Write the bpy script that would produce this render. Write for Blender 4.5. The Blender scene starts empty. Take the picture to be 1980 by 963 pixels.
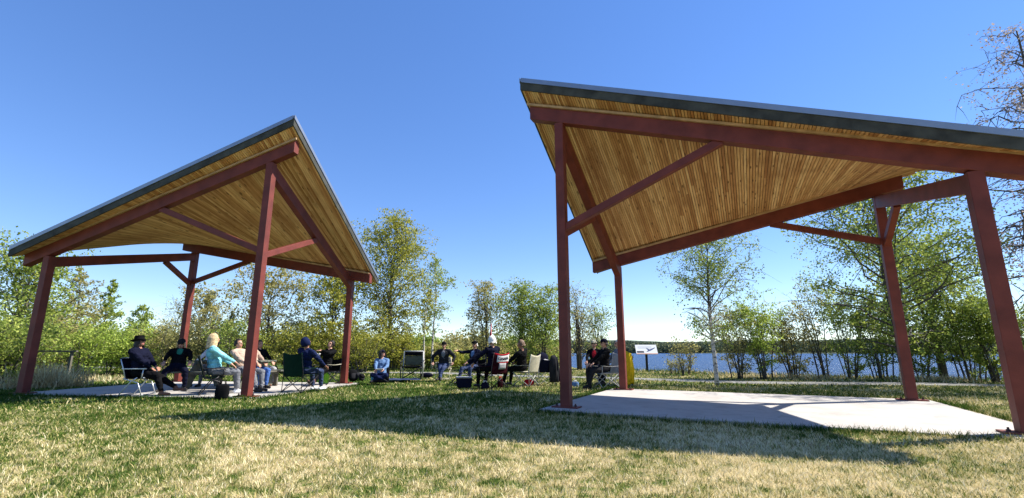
import bpy, bmesh, math, random
import numpy as np
from mathutils import Vector, Matrix, noise as mnoise
R = math.radians
random.seed(7); rng = np.random.default_rng(7)
SC = bpy.context.scene
COL = SC.collection

# ------------------------------------------------------------------ camera
PITCH = .1965
cam = bpy.data.cameras.new('camera'); cam.lens = 872.914/1980*36; cam.sensor_width = 36
cam.shift_x = (990-984.194)/1980; cam.shift_y = (506.578-481.5)/1980
cam.clip_end = 6000; cam.clip_start = .05
camo = bpy.data.objects.new('camera', cam); COL.objects.link(camo)
camo.location = (0, 0, 1); camo.rotation_euler = (math.pi/2+PITCH, 0, 0)
SC.camera = camo

# ------------------------------------------------------------------ light
SX, SY = .885, .19                       # towards the sun, per metre of height
sun_el = math.atan(1/math.hypot(SX, SY)); sun_az = math.atan2(SX, SY)
w = bpy.data.worlds.new('World'); SC.world = w; w.use_nodes = True
nt = w.node_tree; nt.nodes.clear()
sky = nt.nodes.new('ShaderNodeTexSky'); sky.sky_type = 'NISHITA'; sky.sun_disc = False
sky.sun_elevation = sun_el; sky.sun_rotation = sun_az
sky.air_density = .85; sky.dust_density = .0; sky.ozone_density = 3.0; sky.altitude = 100
hs = nt.nodes.new('ShaderNodeHueSaturation'); hs.inputs['Hue'].default_value = .514; hs.inputs['Saturation'].default_value = 1.40; hs.inputs['Value'].default_value = 1.12
bg = nt.nodes.new('ShaderNodeBackground'); bg.inputs[1].default_value = .15
wo = nt.nodes.new('ShaderNodeOutputWorld')
gm = nt.nodes.new('ShaderNodeGamma'); gm.inputs[1].default_value = .72
nt.links.new(sky.outputs[0], gm.inputs[0]); nt.links.new(gm.outputs[0], hs.inputs['Color']); nt.links.new(hs.outputs[0], bg.inputs[0]); nt.links.new(bg.outputs[0], wo.inputs[0])
sl = bpy.data.lights.new('sun', 'SUN'); sl.energy = 5.0; sl.angle = R(.5); sl.color = (1, .95, .87)
so = bpy.data.objects.new('sun', sl); COL.objects.link(so); so.location = (20, 5, 30)
so.rotation_euler = Vector((SX, SY, 1)).to_track_quat('Z', 'Y').to_euler()
SC.view_settings.view_transform = 'Standard'; SC.view_settings.look = 'None'
SC.view_settings.exposure = 1.08; SC.view_settings.gamma = 1
SC.view_settings.use_curve_mapping = False

# ------------------------------------------------------------------ helpers
def tag(o, label=None, cat=None, group=None, kind=None):
    for k, v in (('label', label), ('category', cat), ('group', group), ('kind', kind)):
        if v: o[k] = v
    return o
def empty(name, loc, yaw=0, **k):
    o = bpy.data.objects.new(name, None); COL.objects.link(o)
    o.location = loc; o.rotation_euler = (0, 0, yaw); o.empty_display_size = .1
    return tag(o, **k)
class MB:
    def __init__(s): s.v = []; s.f = []; s.mi = []; s.att = []
    def add(s, vs, fs, mi=0, att=0.):
        n = len(s.v); s.v += [tuple(p) for p in vs]
        for f in fs: s.f.append(tuple(i+n for i in f)); s.mi.append(mi); s.att.append(att)
    def hexa(s, p, mi=0, att=0.):      # 8 points: bottom loop 0-3, top loop 4-7
        s.add(p, [(3,2,1,0),(4,5,6,7),(0,1,5,4),(1,2,6,5),(2,3,7,6),(3,0,4,7)], mi, att)
    def box(s, c, d, mi=0, yaw=0, att=0.):
        x, y, z = (q/2 for q in d); P = []
        cs, sn = math.cos(yaw), math.sin(yaw)
        for sz in (-z, z):
            for sx, sy in ((-x,-y),(x,-y),(x,y),(-x,y)):
                P.append((c[0]+sx*cs-sy*sn, c[1]+sx*sn+sy*cs, c[2]+sz))
        s.hexa(P, mi, att)
    def bar(s, a, b, w, h, up=(0,0,1), mi=0, att=0.):
        a = Vector(a); b = Vector(b); d = (b-a).normalized(); up = Vector(up)
        if abs(d.dot(up)) > .98: up = Vector((0,1,0))
        x = d.cross(up).normalized()*w/2; y = x.cross(d).normalized()*h/2
        s.hexa([a-x-y, a+x-y, b+x-y, b-x-y, a-x+y, a+x+y, b+x+y, b-x+y], mi, att)
    def tube(s, pts, r, n=8, mi=0, att=0., cap=True):
        pts = [Vector(p) for p in pts]; m = len(pts)
        rs = r if isinstance(r, (list, tuple)) else [r]*m
        V = []; up = None
        for i, p in enumerate(pts):
            d = (pts[min(i+1, m-1)]-pts[max(i-1, 0)])
            d = d.normalized() if d.length > 1e-9 else Vector((0,0,1))
            if up is None:
                up = Vector((0,0,1)) if abs(d.z) < .9 else Vector((1,0,0))
            x = d.cross(up).normalized(); y = x.cross(d).normalized(); up = y
            for k in range(n):
                a = 2*math.pi*k/n; V.append(p+(x*math.cos(a)+y*math.sin(a))*rs[i])
        F = [(i*n+k, i*n+(k+1) % n, (i+1)*n+(k+1) % n, (i+1)*n+k) for i in range(m-1) for k in range(n)]
        if cap: F += [tuple(range(n))[::-1], tuple((m-1)*n+k for k in range(n))]
        s.add(V, F, mi, att)
    def ell(s, c, r, M=None, n=10, m=7, mi=0, keep=None):
        M = M or Matrix.Identity(3); c = Vector(c); V = []
        for i in range(m+1):
            t = math.pi*i/m
            for k in range(n):
                a = 2*math.pi*k/n
                V.append(c+M@Vector((r[0]*math.sin(t)*math.cos(a), r[1]*math.sin(t)*math.sin(a), r[2]*math.cos(t))))
        F = [(i*n+k, (i+1)*n+k, (i+1)*n+(k+1) % n, i*n+(k+1) % n) for i in range(m) for k in range(n)]
        s.add(V, F, mi)
    def grid(s, fn, nu, nv, mi=0, thick=0.):
        V = [Vector(fn(i/nu, j/nv)) for i in range(nu+1) for j in range(nv+1)]
        q = lambda i, j: i*(nv+1)+j
        F = [(q(i,j), q(i+1,j), q(i+1,j+1), q(i,j+1)) for i in range(nu) for j in range(nv)]
        if thick:
            N = []
            for i in range(nu+1):
                for j in range(nv+1):
                    a = V[q(min(i+1,nu),j)]-V[q(max(i-1,0),j)]; b = V[q(i,min(j+1,nv))]-V[q(i,max(j-1,0))]
                    N.append(a.cross(b).normalized())
            n0 = len(V); V2 = [p-n*thick for p, n in zip(V, N)]
            F2 = [tuple(i+n0 for i in f[::-1]) for f in F]
            rim = [q(i,0) for i in range(nu+1)]+[q(nu,j) for j in range(1,nv+1)]+[q(i,nv) for i in range(nu-1,-1,-1)]+[q(0,j) for j in range(nv-1,0,-1)]
            F3 = [(rim[k], rim[(k+1) % len(rim)], rim[(k+1) % len(rim)]+n0, rim[k]+n0) for k in range(len(rim))]
            s.add(V+V2, F+F2+F3, mi)
        else: s.add(V, F, mi)
    def build(s, name, mats, parent=None, smooth=False, bevel=0, loc=None, weld=False):
        me = bpy.data.meshes.new(name); me.from_pydata(s.v, [], s.f)
        for m in (mats if isinstance(mats, (list, tuple)) else [mats]): me.materials.append(m)
        if any(s.mi): me.polygons.foreach_set('material_index', s.mi)
        if any(s.att):
            a = me.attributes.new('rnd', 'FLOAT', 'FACE'); a.data.foreach_set('value', s.att)
        bm = bmesh.new(); bm.from_mesh(me)
        if weld: bmesh.ops.remove_doubles(bm, verts=bm.verts, dist=1e-5)
        bmesh.ops.recalc_face_normals(bm, faces=bm.faces); bm.to_mesh(me); bm.free()
        if smooth: me.shade_smooth()
        me.update()
        o = bpy.data.objects.new(name, me); COL.objects.link(o)
        if parent: o.parent = parent
        if loc: o.location = loc
        if bevel:
            b = o.modifiers.new('bevel', 'BEVEL'); b.width = bevel; b.segments = 2; b.limit_method = 'ANGLE'
        return o

# materials ---------------------------------------------------------
def N(t, typ, **k):
    n = t.nodes.new(typ)
    for a, b in k.items():
        if a == 'op': n.operation = b
        else: setattr(n, a, b)
    return n
def mat(name, color, rough=.7, bump=0, bscale=40, var=0, vscale=3, metallic=0, spec=.3, coords='Object', sheen=0):
    m = bpy.data.materials.new(name); m.use_nodes = True; t = m.node_tree; p = t.nodes['Principled BSDF']
    c = (*color, 1); p.inputs['Base Color'].default_value = c; p.inputs['Roughness'].default_value = rough
    p.inputs['Metallic'].default_value = metallic; p.inputs['Specular IOR Level'].default_value = spec
    tc = N(t, 'ShaderNodeTexCoord')
    if var:
        n = N(t, 'ShaderNodeTexNoise'); n.inputs['Scale'].default_value = vscale; n.inputs['Detail'].default_value = 5
        r = N(t, 'ShaderNodeMapRange'); r.inputs[1].default_value = .3; r.inputs[2].default_value = .7
        r.inputs[3].default_value = 1-var; r.inputs[4].default_value = 1+var
        x = N(t, 'ShaderNodeVectorMath', op='SCALE'); x.inputs[0].default_value = color
        t.links.new(tc.outputs[coords], n.inputs[0]); t.links.new(n.outputs[0], r.inputs[0])
        t.links.new(r.outputs[0], x.inputs['Scale']); t.links.new(x.outputs[0], p.inputs['Base Color'])
    if bump:
        n = N(t, 'ShaderNodeTexNoise'); n.inputs['Scale'].default_value = bscale; n.inputs['Detail'].default_value = 4
        b = N(t, 'ShaderNodeBump'); b.inputs['Strength'].default_value = bump; b.inputs['Distance'].default_value = .01
        t.links.new(tc.outputs[coords], n.inputs[0]); t.links.new(n.outputs[0], b.inputs['Height']); t.links.new(b.outputs[0], p.inputs['Normal'])
    if sheen: p.inputs['Sheen Weight'].default_value = sheen
    return m
def ramp(t, pts):
    r = N(t, 'ShaderNodeValToRGB'); e = r.color_ramp.elements
    while len(e) < len(pts): e.new(.5)
    for q, (pos, c) in zip(e, pts): q.position = pos; q.color = (*c, 1)
    return r

RED = mat('red_paint', (.145, .031, .021), .55, bump=.3, bscale=55, var=.24, vscale=3.5, spec=.3)
FASCIA = mat('weathered_fascia', (.05, .052, .045), .85, bump=.5, bscale=30, var=.45, vscale=4)
METAL = mat('metal_flashing', (.28, .31, .36), .42, metallic=.75, var=.08)
STEEL = mat('bolt_steel', (.06, .03, .03), .6)
BLK = mat('black_frame', (.012, .012, .014), .4)
SILV = mat('aluminium_tube', (.6, .62, .64), .35, metallic=.6)
GREYT = mat('grey_tube', (.42, .42, .40), .45)

def pine():
    m = bpy.data.materials.new('pine_boards'); m.use_nodes = True; t = m.node_tree; p = t.nodes['Principled BSDF']
    a = N(t, 'ShaderNodeAttribute', attribute_name='rnd')
    tc = N(t, 'ShaderNodeTexCoord')
    of = N(t, 'ShaderNodeVectorMath', op='SCALE'); of.inputs[0].default_value = (31, 57, 11); t.links.new(a.outputs['Fac'], of.inputs['Scale'])
    ad = N(t, 'ShaderNodeVectorMath', op='ADD'); t.links.new(tc.outputs['Object'], ad.inputs[0]); t.links.new(of.outputs[0], ad.inputs[1])
    mp = N(t, 'ShaderNodeMapping'); mp.inputs['Scale'].default_value = (22, 1.3, 1.3); t.links.new(ad.outputs[0], mp.inputs[0])
    g = N(t, 'ShaderNodeTexNoise'); g.inputs['Scale'].default_value = 1.6; g.inputs['Detail'].default_value = 6; t.links.new(mp.outputs[0], g.inputs[0])
    r1 = ramp(t, [(.0, (.42, .20, .075)), (.45, (.64, .37, .155)), (1, (.82, .56, .28))]); t.links.new(a.outputs['Fac'], r1.inputs[0])
    r2 = ramp(t, [(.32, (.66, .57, .48)), (.5, (.90, .87, .83)), (.7, (1.12, 1.1, 1.08))]); t.links.new(g.outputs[0], r2.inputs[0])
    mu = N(t, 'ShaderNodeMixRGB', blend_type='MULTIPLY'); mu.inputs[0].default_value = 1
    t.links.new(r1.outputs[0], mu.inputs[1]); t.links.new(r2.outputs[0], mu.inputs[2])
    k = N(t, 'ShaderNodeTexVoronoi'); k.inputs['Scale'].default_value = 1
    mk = N(t, 'ShaderNodeMapping'); mk.inputs['Scale'].default_value = (11, 2.4, 2.4); t.links.new(ad.outputs[0], mk.inputs[0]); t.links.new(mk.outputs[0], k.inputs[0])
    kr = N(t, 'ShaderNodeMapRange'); kr.inputs[1].default_value = .10; kr.inputs[2].default_value = .2; kr.inputs[3].default_value = .85; kr.inputs[4].default_value = 0; t.links.new(k.outputs[0], kr.inputs[0])
    mx = N(t, 'ShaderNodeMixRGB'); t.links.new(kr.outputs[0], mx.inputs[0]); t.links.new(mu.outputs[0], mx.inputs[1]); mx.inputs[2].default_value = (.11, .045, .018, 1)
    # water stains of their own shape
    s = N(t, 'ShaderNodeTexNoise'); s.inputs['Scale'].default_value = .9; s.inputs['Detail'].default_value = 3; t.links.new(tc.outputs['Object'], s.inputs[0])
    sr = N(t, 'ShaderNodeMapRange'); sr.inputs[1].default_value = .52; sr.inputs[2].default_value = .72; sr.inputs[3].default_value = 0; sr.inputs[4].default_value = .42; t.links.new(s.outputs[0], sr.inputs[0])
    m2 = N(t, 'ShaderNodeMixRGB'); t.links.new(sr.outputs[0], m2.inputs[0]); t.links.new(mx.outputs[0], m2.inputs[1]); m2.inputs[2].default_value = (.30, .13, .045, 1)
    t.links.new(m2.outputs[0], p.inputs['Base Color']); p.inputs['Roughness'].default_value = .6; p.inputs['Specular IOR Level'].default_value = .25
    return m
PINE = pine()
LEDGER = mat('ledger_wood', (.42, .27, .14), .7, var=.25, vscale=6)
GAP = mat('roof_underlay', (.06, .035, .02), .9)

def leafmat(name, c0, c1, c2, trans=.45):
    m = bpy.data.materials.new(name); m.use_nodes = True; t = m.node_tree; t.nodes.clear()
    a = N(t, 'ShaderNodeAttribute', attribute_name='rnd')
    r = ramp(t, [(0, c0), (.55, c1), (1, c2)]); t.links.new(a.outputs['Fac'], r.inputs[0])
    d = N(t, 'ShaderNodeBsdfDiffuse'); tr = N(t, 'ShaderNodeBsdfTranslucent'); g = N(t, 'ShaderNodeBsdfGlossy'); g.inputs['Roughness'].default_value = .5
    mx = N(t, 'ShaderNodeMixShader'); mx.inputs[0].default_value = trans
    mg = N(t, 'ShaderNodeMixShader'); mg.inputs[0].default_value = .012
    o = N(t, 'ShaderNodeOutputMaterial')
    t.links.new(r.outputs[0], d.inputs[0]); t.links.new(r.outputs[0], tr.inputs[0])
    t.links.new(d.outputs[0], mx.inputs[1]); t.links.new(tr.outputs[0], mx.inputs[2])
    t.links.new(mx.outputs[0], mg.inputs[1]); t.links.new(g.outputs[0], mg.inputs[2]); t.links.new(mg.outputs[0], o.inputs[0])
    return m
LF_YEL = leafmat('birch_leaves', (0.164, 0.198, 0.030), (0.345, 0.350, 0.053), (0.625, 0.547, 0.107))
LF_GRN = leafmat('willow_leaves', (0.122, 0.189, 0.038), (0.286, 0.360, 0.067), (0.531, 0.567, 0.133))
LF_BRI = leafmat('fresh_leaves', (0.197, 0.289, 0.046), (0.360, 0.471, 0.076), (0.558, 0.607, 0.136))
LF_OLV = leafmat('olive_buds', (0.178, 0.182, 0.065), (0.354, 0.328, 0.109), (0.630, 0.547, 0.219))
LF_PNK = leafmat('reddish_buds', (.16, .13, .11), (.30, .25, .22), (.46, .42, .38))
LF_DRY = leafmat('dry_reeds', (0.327, 0.238, 0.119), (0.624, 0.491, 0.267), (0.800, 0.772, 0.475), .3)
LF_SPR = leafmat('spruce_needles', (.015, .03, .012), (.03, .05, .02), (.05, .08, .03), .2)
def bark(name, c0, c1, sc=3):
    m = bpy.data.materials.new(name); m.use_nodes = True; t = m.node_tree; p = t.nodes['Principled BSDF']
    tc = N(t, 'ShaderNodeTexCoord'); mp = N(t, 'ShaderNodeMapping'); mp.inputs['Scale'].default_value = (6, 6, 16)
    n = N(t, 'ShaderNodeTexNoise'); n.inputs['Scale'].default_value = sc; n.inputs['Detail'].default_value = 5
    r = ramp(t, [(.38, c0), (.5, c1)])
    t.links.new(tc.outputs['Object'], mp.inputs[0]); t.links.new(mp.outputs[0], n.inputs[0]); t.links.new(n.outputs[0], r.inputs[0])
    t.links.new(r.outputs[0], p.inputs['Base Color']); p.inputs['Roughness'].default_value = .85
    return m
BK_W = bark('birch_bark', (.10, .08, .07), (.62, .58, .52), 1.2)
BK_G = bark('grey_bark', (.03, .026, .022), (.085, .075, .065))
BK_D = bark('dark_bark', (.03, .025, .02), (.09, .075, .06))

# lawn colour shared by soil sheet and blades: straw patches and green patches where they grow
def lawn_nodes(t, blades):
    geo = N(t, 'ShaderNodeNewGeometry')
    n1 = N(t, 'ShaderNodeTexNoise'); n1.inputs['Scale'].default_value = .55; n1.inputs['Detail'].default_value = 3
    n2 = N(t, 'ShaderNodeTexNoise'); n2.inputs['Scale'].default_value = 5.0; n2.inputs['Detail'].default_value = 4
    flat = N(t, 'ShaderNodeVectorMath', op='MULTIPLY'); flat.inputs[1].default_value = (1, 1, 0)
    t.links.new(geo.outputs['Position'], flat.inputs[0])
    for n in (n1, n2): t.links.new(flat.outputs[0], n.inputs[0])
    sp = N(t, 'ShaderNodeSeparateXYZ'); t.links.new(geo.outputs['Position'], sp.inputs[0])
    # wear: drier lawn in front of the shelters, greener behind and to the left
    b1 = N(t, 'ShaderNodeMapRange'); b1.inputs[1].default_value = 5.5; b1.inputs[2].default_value = 11; b1.inputs[3].default_value = .085; b1.inputs[4].default_value = -.13
    t.links.new(sp.outputs['Y'], b1.inputs[0])
    b2 = N(t, 'ShaderNodeMapRange'); b2.inputs[1].default_value = -5; b2.inputs[2].default_value = 2; b2.inputs[3].default_value = -.06; b2.inputs[4].default_value = .10
    t.links.new(sp.outputs['X'], b2.inputs[0])
    def add(a, b, k=None):
        x = N(t, 'ShaderNodeMath', op='ADD'); t.links.new(a, x.inputs[0]); t.links.new(b, x.inputs[1]); return x.outputs[0]
    s2 = N(t, 'ShaderNodeMath', op='MULTIPLY_ADD'); s2.inputs[1].default_value = 1.15; s2.inputs[2].default_value = -.60; t.links.new(n2.outputs[0], s2.inputs[0])
    v = add(add(add(n1.outputs[0], s2.outputs[0]), b1.outputs[0]), b2.outputs[0])
    return v
def lawn_mat(name, blades):
    m = bpy.data.materials.new(name); m.use_nodes = True; t = m.node_tree; t.nodes.clear()
    v = lawn_nodes(t, blades); o = N(t, 'ShaderNodeOutputMaterial')
    if blades:
        a = N(t, 'ShaderNodeAttribute', attribute_name='rnd')
        x = N(t, 'ShaderNodeMath', op='MULTIPLY_ADD'); x.inputs[1].default_value = .80; x.inputs[2].default_value = -.385
        t.links.new(a.outputs['Fac'], x.inputs[0])
        y = N(t, 'ShaderNodeMath', op='ADD'); t.links.new(x.outputs[0], y.inputs[0]); t.links.new(v, y.inputs[1]); v = y.outputs[0]
        g2 = N(t, 'ShaderNodeAttribute', attribute_name='lush')
        z = N(t, 'ShaderNodeMath', op='SUBTRACT'); t.links.new(v, z.inputs[0]); t.links.new(g2.outputs['Fac'], z.inputs[1]); v = z.outputs[0]
        r = ramp(t, [(.25, (.04, .085, .014)), (.44, (.12, .165, .03)), (.53, (.32, .29, .09)), (.67, (.60, .50, .24)), (.86, (.80, .71, .46))])
        t.links.new(v, r.inputs[0])
        d = N(t, 'ShaderNodeBsdfDiffuse'); tr = N(t, 'ShaderNodeBsdfTranslucent'); mx = N(t, 'ShaderNodeMixShader'); mx.inputs[0].default_value = .22
        t.links.new(r.outputs[0], d.inputs[0]); t.links.new(r.outputs[0], tr.inputs[0])
        t.links.new(d.outputs[0], mx.inputs[1]); t.links.new(tr.outputs[0], mx.inputs[2]); t.links.new(mx.outputs[0], o.inputs[0])
    else:
        n3 = N(t, 'ShaderNodeTexNoise'); n3.inputs['Scale'].default_value = 45; n3.inputs['Detail'].default_value = 3
        geo = N(t, 'ShaderNodeNewGeometry'); t.links.new(geo.outputs['Position'], n3.inputs[0])
        s3 = N(t, 'ShaderNodeMath', op='MULTIPLY_ADD'); s3.inputs[1].default_value = .6; s3.inputs[2].default_value = -.3; t.links.new(n3.outputs[0], s3.inputs[0])
        y = N(t, 'ShaderNodeMath', op='ADD'); t.links.new(s3.outputs[0], y.inputs[0]); t.links.new(v, y.inputs[1])
        r = ramp(t, [(.25, (.04, .07, .014)), (.46, (.10, .135, .03)), (.56, (.25, .22, .09)), (.75, (.40, .32, .17))]); t.links.new(y.outputs[0], r.inputs[0])
        p = N(t, 'ShaderNodeBsdfPrincipled'); p.inputs['Roughness'].default_value = .95; p.inputs['Specular IOR Level'].default_value = .05
        b = N(t, 'ShaderNodeBump'); b.inputs['Strength'].default_value = .6; b.inputs['Distance'].default_value = .03
        t.links.new(n3.outputs[0], b.inputs['Height']); t.links.new(b.outputs[0], p.inputs['Normal'])
        t.links.new(r.outputs[0], p.inputs['Base Color']); t.links.new(p.outputs[0], o.inputs[0])
    return m
SOIL = lawn_mat('lawn_soil', False); BLADE = lawn_mat('grass_blades', True)

# ------------------------------------------------------------------ ground
SHORE = np.array([(60,2),(34,10.5),(26,14),(21,16.6),(15.5,19.2),(11,22),(7.5,25.6),(5.2,31),(5.5,42),(8,70),(14,120),(40,330),(60,460)], float)
def shore_dist(P):                       # positive on the water side
    P = np.asarray(P, float); best = np.full(len(P), 1e9); sg = np.zeros(len(P))
    for a, b in zip(SHORE[:-1], SHORE[1:]):
        d = b-a; L = d@d; t = np.clip(((P-a)@d)/L, 0, 1); q = a+t[:, None]*d; r = P-q; dd = np.hypot(r[:, 0], r[:, 1])
        s = d[0]*r[:, 1]-d[1]*r[:, 0]    # left of direction of travel
        m = dd < best-1e-9; best[m] = dd[m]; sg[m] = np.sign(s[m])
    return best*np.where(sg < 0, 1, -1)
def gz(x, y):                            # lawn height
    x = np.asarray(x, float); y = np.asarray(y, float)
    near = np.exp(-((x+1.5)**2/30+(y-9)**2/18))
    return -.035+.035*np.sin(x*.55+.4)*np.cos(y*.41)*(1-near*.3)
VX = lambda x, y: float(gz(x, y))
def terrain():
    nr, na = 190, 560
    r = .6*np.exp(np.linspace(0, math.log(4800/.6), nr)); a = np.linspace(0, 2*math.pi, na, endpoint=False)
    RR, AA = np.meshgrid(r, a, indexing='ij'); X = (RR*np.sin(AA)).ravel(); Y = (RR*np.cos(AA)).ravel()
    sd = shore_dist(np.c_[X, Y]); z = gz(X, Y)
    bank = np.clip((sd+.9)/2.6, 0, 1); bank = bank*bank*(3-2*bank)
    rr = np.hypot(X, Y)
    far = np.clip((rr-560-40*np.sin(np.arctan2(X, Y)*9))/60, 0, 1)
    z = z*(1-bank)+bank*(-1.9); z = z*(1-far)+far*.3
    hill = np.clip((rr-620)/2400, 0, 1); th = np.arctan2(X, Y)
    z += hill*(66+7*np.sin(th*5+1)+5*np.sin(th*13)+3*np.sin(th*31))
    z += np.clip((rr-150)/450, 0, 1)*(1-far)*np.clip(-sd/60, 0, 1)*5*(1+.5*np.sin(th*17))
    V = np.c_[X, Y, z].tolist(); V.append((0, 0, float(gz(0, 0))))
    F = [(i*na+k, i*na+(k+1) % na, (i+1)*na+(k+1) % na, (i+1)*na+k) for i in range(nr-1) for k in range(na)]
    F += [(len(V)-1, (k+1) % na, k) for k in range(na)]
    me = bpy.data.meshes.new('lawn'); me.from_pydata(V, [], F); me.materials.append(SOIL)
    m2 = mat('far_woods_floor', (.03, .045, .022), .95, var=.4, vscale=.02, coords='Object'); me.materials.append(m2)
    mi = [1 if (i//na if i < (nr-1)*na else 0) and r[min(i//na, nr-1)] > 120 else 0 for i in range(len(F))]
    me.polygons.foreach_set('material_index', mi); me.shade_smooth()
    bm = bmesh.new(); bm.from_mesh(me); bmesh.ops.recalc_face_normals(bm, faces=bm.faces)
    if sum(f.normal.z for f in bm.faces[:50]) < 0: bmesh.ops.reverse_faces(bm, faces=bm.faces)
    bm.to_mesh(me); bm.free()
    o = bpy.data.objects.new('lawn', me); COL.objects.link(o); tag(o, kind='structure')
terrain()

def water():
    m = bpy.data.materials.new('lake_water'); m.use_nodes = True; t = m.node_tree; p = t.nodes['Principled BSDF']
    p.inputs['Base Color'].default_value = (.012, .045, .15, 1); p.inputs['Roughness'].default_value = .22; p.inputs['IOR'].default_value = 1.33; p.inputs['Specular IOR Level'].default_value = .22
    geo = N(t, 'ShaderNodeNewGeometry'); mp = N(t, 'ShaderNodeMapping'); mp.inputs['Scale'].default_value = (1, .55, 1); mp.inputs['Rotation'].default_value = (0, 0, .5)
    n = N(t, 'ShaderNodeTexNoise'); n.inputs['Scale'].default_value = .42; n.inputs['Detail'].default_value = 8; n.inputs['Roughness'].default_value = .65
    b = N(t, 'ShaderNodeBump'); b.inputs['Strength'].default_value = 1; b.inputs['Distance'].default_value = 1.6
    t.links.new(geo.outputs['Position'], mp.inputs[0]); t.links.new(mp.outputs[0], n.inputs[0]); t.links.new(n.outputs[0], b.inputs['Height']); t.links.new(b.outputs[0], p.inputs['Normal'])
    df = N(t, 'ShaderNodeBsdfDiffuse'); df.inputs[0].default_value = (.024, .058, .14, 1); ms = N(t, 'ShaderNodeMixShader'); ms.inputs[0].default_value = .4; t.links.new(p.outputs[0], ms.inputs[1]); t.links.new(df.outputs[0], ms.inputs[2]); t.links.new(b.outputs[0], df.inputs['Normal']); t.links.new(ms.outputs[0], t.nodes['Material Output'].inputs[0])
    mb = MB(); S = [(x, y) for x, y in ((70,-30),(900,-200),(900,900),(-400,900),(-400,420),(-6,420),(-6,25),(12,14))]
    mb.add([(x, y, -.75) for x, y in S], [tuple(range(len(S)))])
    o = mb.build('lake_water', m); tag(o, kind='structure')
water()

# gravel path
def path():
    pts = [Vector(p) for p in ((-60,40),(-30,33),(-18,28.6),(-11,25.4),(-3.5,22.3),(1,20.2),(5.25,17.9),(10,15.8),(15,14.2),(24,10.6),(40,4))]
    m = mat('path_gravel', (.19, .185, .17), .95, bump=.4, bscale=60, var=.2, vscale=5, coords='Object')
    V = []; F = []; wd = .68; n = 0; L = []
    for i in range(len(pts)-1):
        for k in range(10): L.append(pts[i].lerp(pts[i+1], k/10))
    L.append(pts[-1])
    for i, p in enumerate(L):
        d = (L[min(i+1, len(L)-1)]-L[max(i-1, 0)]).normalized(); nn = Vector((-d.y, d.x))
        for s in (-1, -.5, 0, .5, 1):
            q = p+nn*s*(wd+.08*mnoise.noise((i*.7, s*3, 0))); V.append((q.x, q.y, VX(q.x, q.y)+.022-.012*abs(s)))
    for i in range(len(L)-1):
        for k in range(4): F.append((i*5+k, i*5+k+1, (i+1)*5+k+1, (i+1)*5+k))
    mb = MB(); mb.add(V, F); o = mb.build('path', m, smooth=True); tag(o, kind='structure')
    return [(p.x, p.y) for p in L]
PATH = np.array(path())

# ------------------------------------------------------------------ picnic shelters
W, D = 6.0271, 4.4538
ZH, ZL, ZB, ZC = 5.636, 3.4328, 3.3774, 4.5048
BD, PW = .342, .18
OH, OL, OB, OC = .637, .676, .707, .465
AH, AL, OV, OBK = .71, .773, .323, .45
def zs(u, v):
    a = ZH+(ZL-ZH)*u/W; b = ZB+(ZC-ZB)*u/W
    return a+(b-a)*v/D
PLACE = {'r': ((1.0553, 8.6358), -.4735, 1), 'l': ((-5.9573, 10.6384), -.1408, -1)}
def concrete():
    m = bpy.data.materials.new('slab_concrete'); m.use_nodes = True; t = m.node_tree; p = t.nodes['Principled BSDF']
    tc = N(t, 'ShaderNodeTexCoord')
    a = N(t, 'ShaderNodeTexNoise'); a.inputs['Scale'].default_value = 1.1; a.inputs['Detail'].default_value = 8; a.inputs['Roughness'].default_value = .65
    r = ramp(t, [(.3, (.32, .295, .26)), (.5, (.40, .37, .33)), (.72, (.45, .425, .385))])
    t.links.new(tc.outputs['Object'], a.inputs[0]); t.links.new(a.outputs[0], r.inputs[0])
    st = N(t, 'ShaderNodeTexNoise'); st.inputs['Scale'].default_value = 3.7; st.inputs['Detail'].default_value = 9; st.inputs['Distortion'].default_value = 1.2
    sm = N(t, 'ShaderNodeMapRange'); sm.inputs[1].default_value = .56; sm.inputs[2].default_value = .70; sm.inputs[3].default_value = 0; sm.inputs[4].default_value = .38
    mxs = N(t, 'ShaderNodeMixRGB'); mxs.inputs[2].default_value = (.20, .185, .165, 1)
    t.links.new(tc.outputs['Object'], st.inputs[0]); t.links.new(st.outputs[0], sm.inputs[0]); t.links.new(sm.outputs[0], mxs.inputs[0]); t.links.new(r.outputs[0], mxs.inputs[1])
    n = N(t, 'ShaderNodeTexNoise'); n.inputs['Scale'].default_value = 70; b = N(t, 'ShaderNodeBump'); b.inputs['Strength'].default_value = .3; b.inputs['Distance'].default_value = .004
    t.links.new(tc.outputs['Object'], n.inputs[0]); t.links.new(n.outputs[0], b.inputs['Height'])
    t.links.new(mxs.outputs[0], p.inputs['Base Color']); t.links.new(b.outputs[0], p.inputs['Normal']); p.inputs['Roughness'].default_value = .85
    return m
CONC = concrete()
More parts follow.
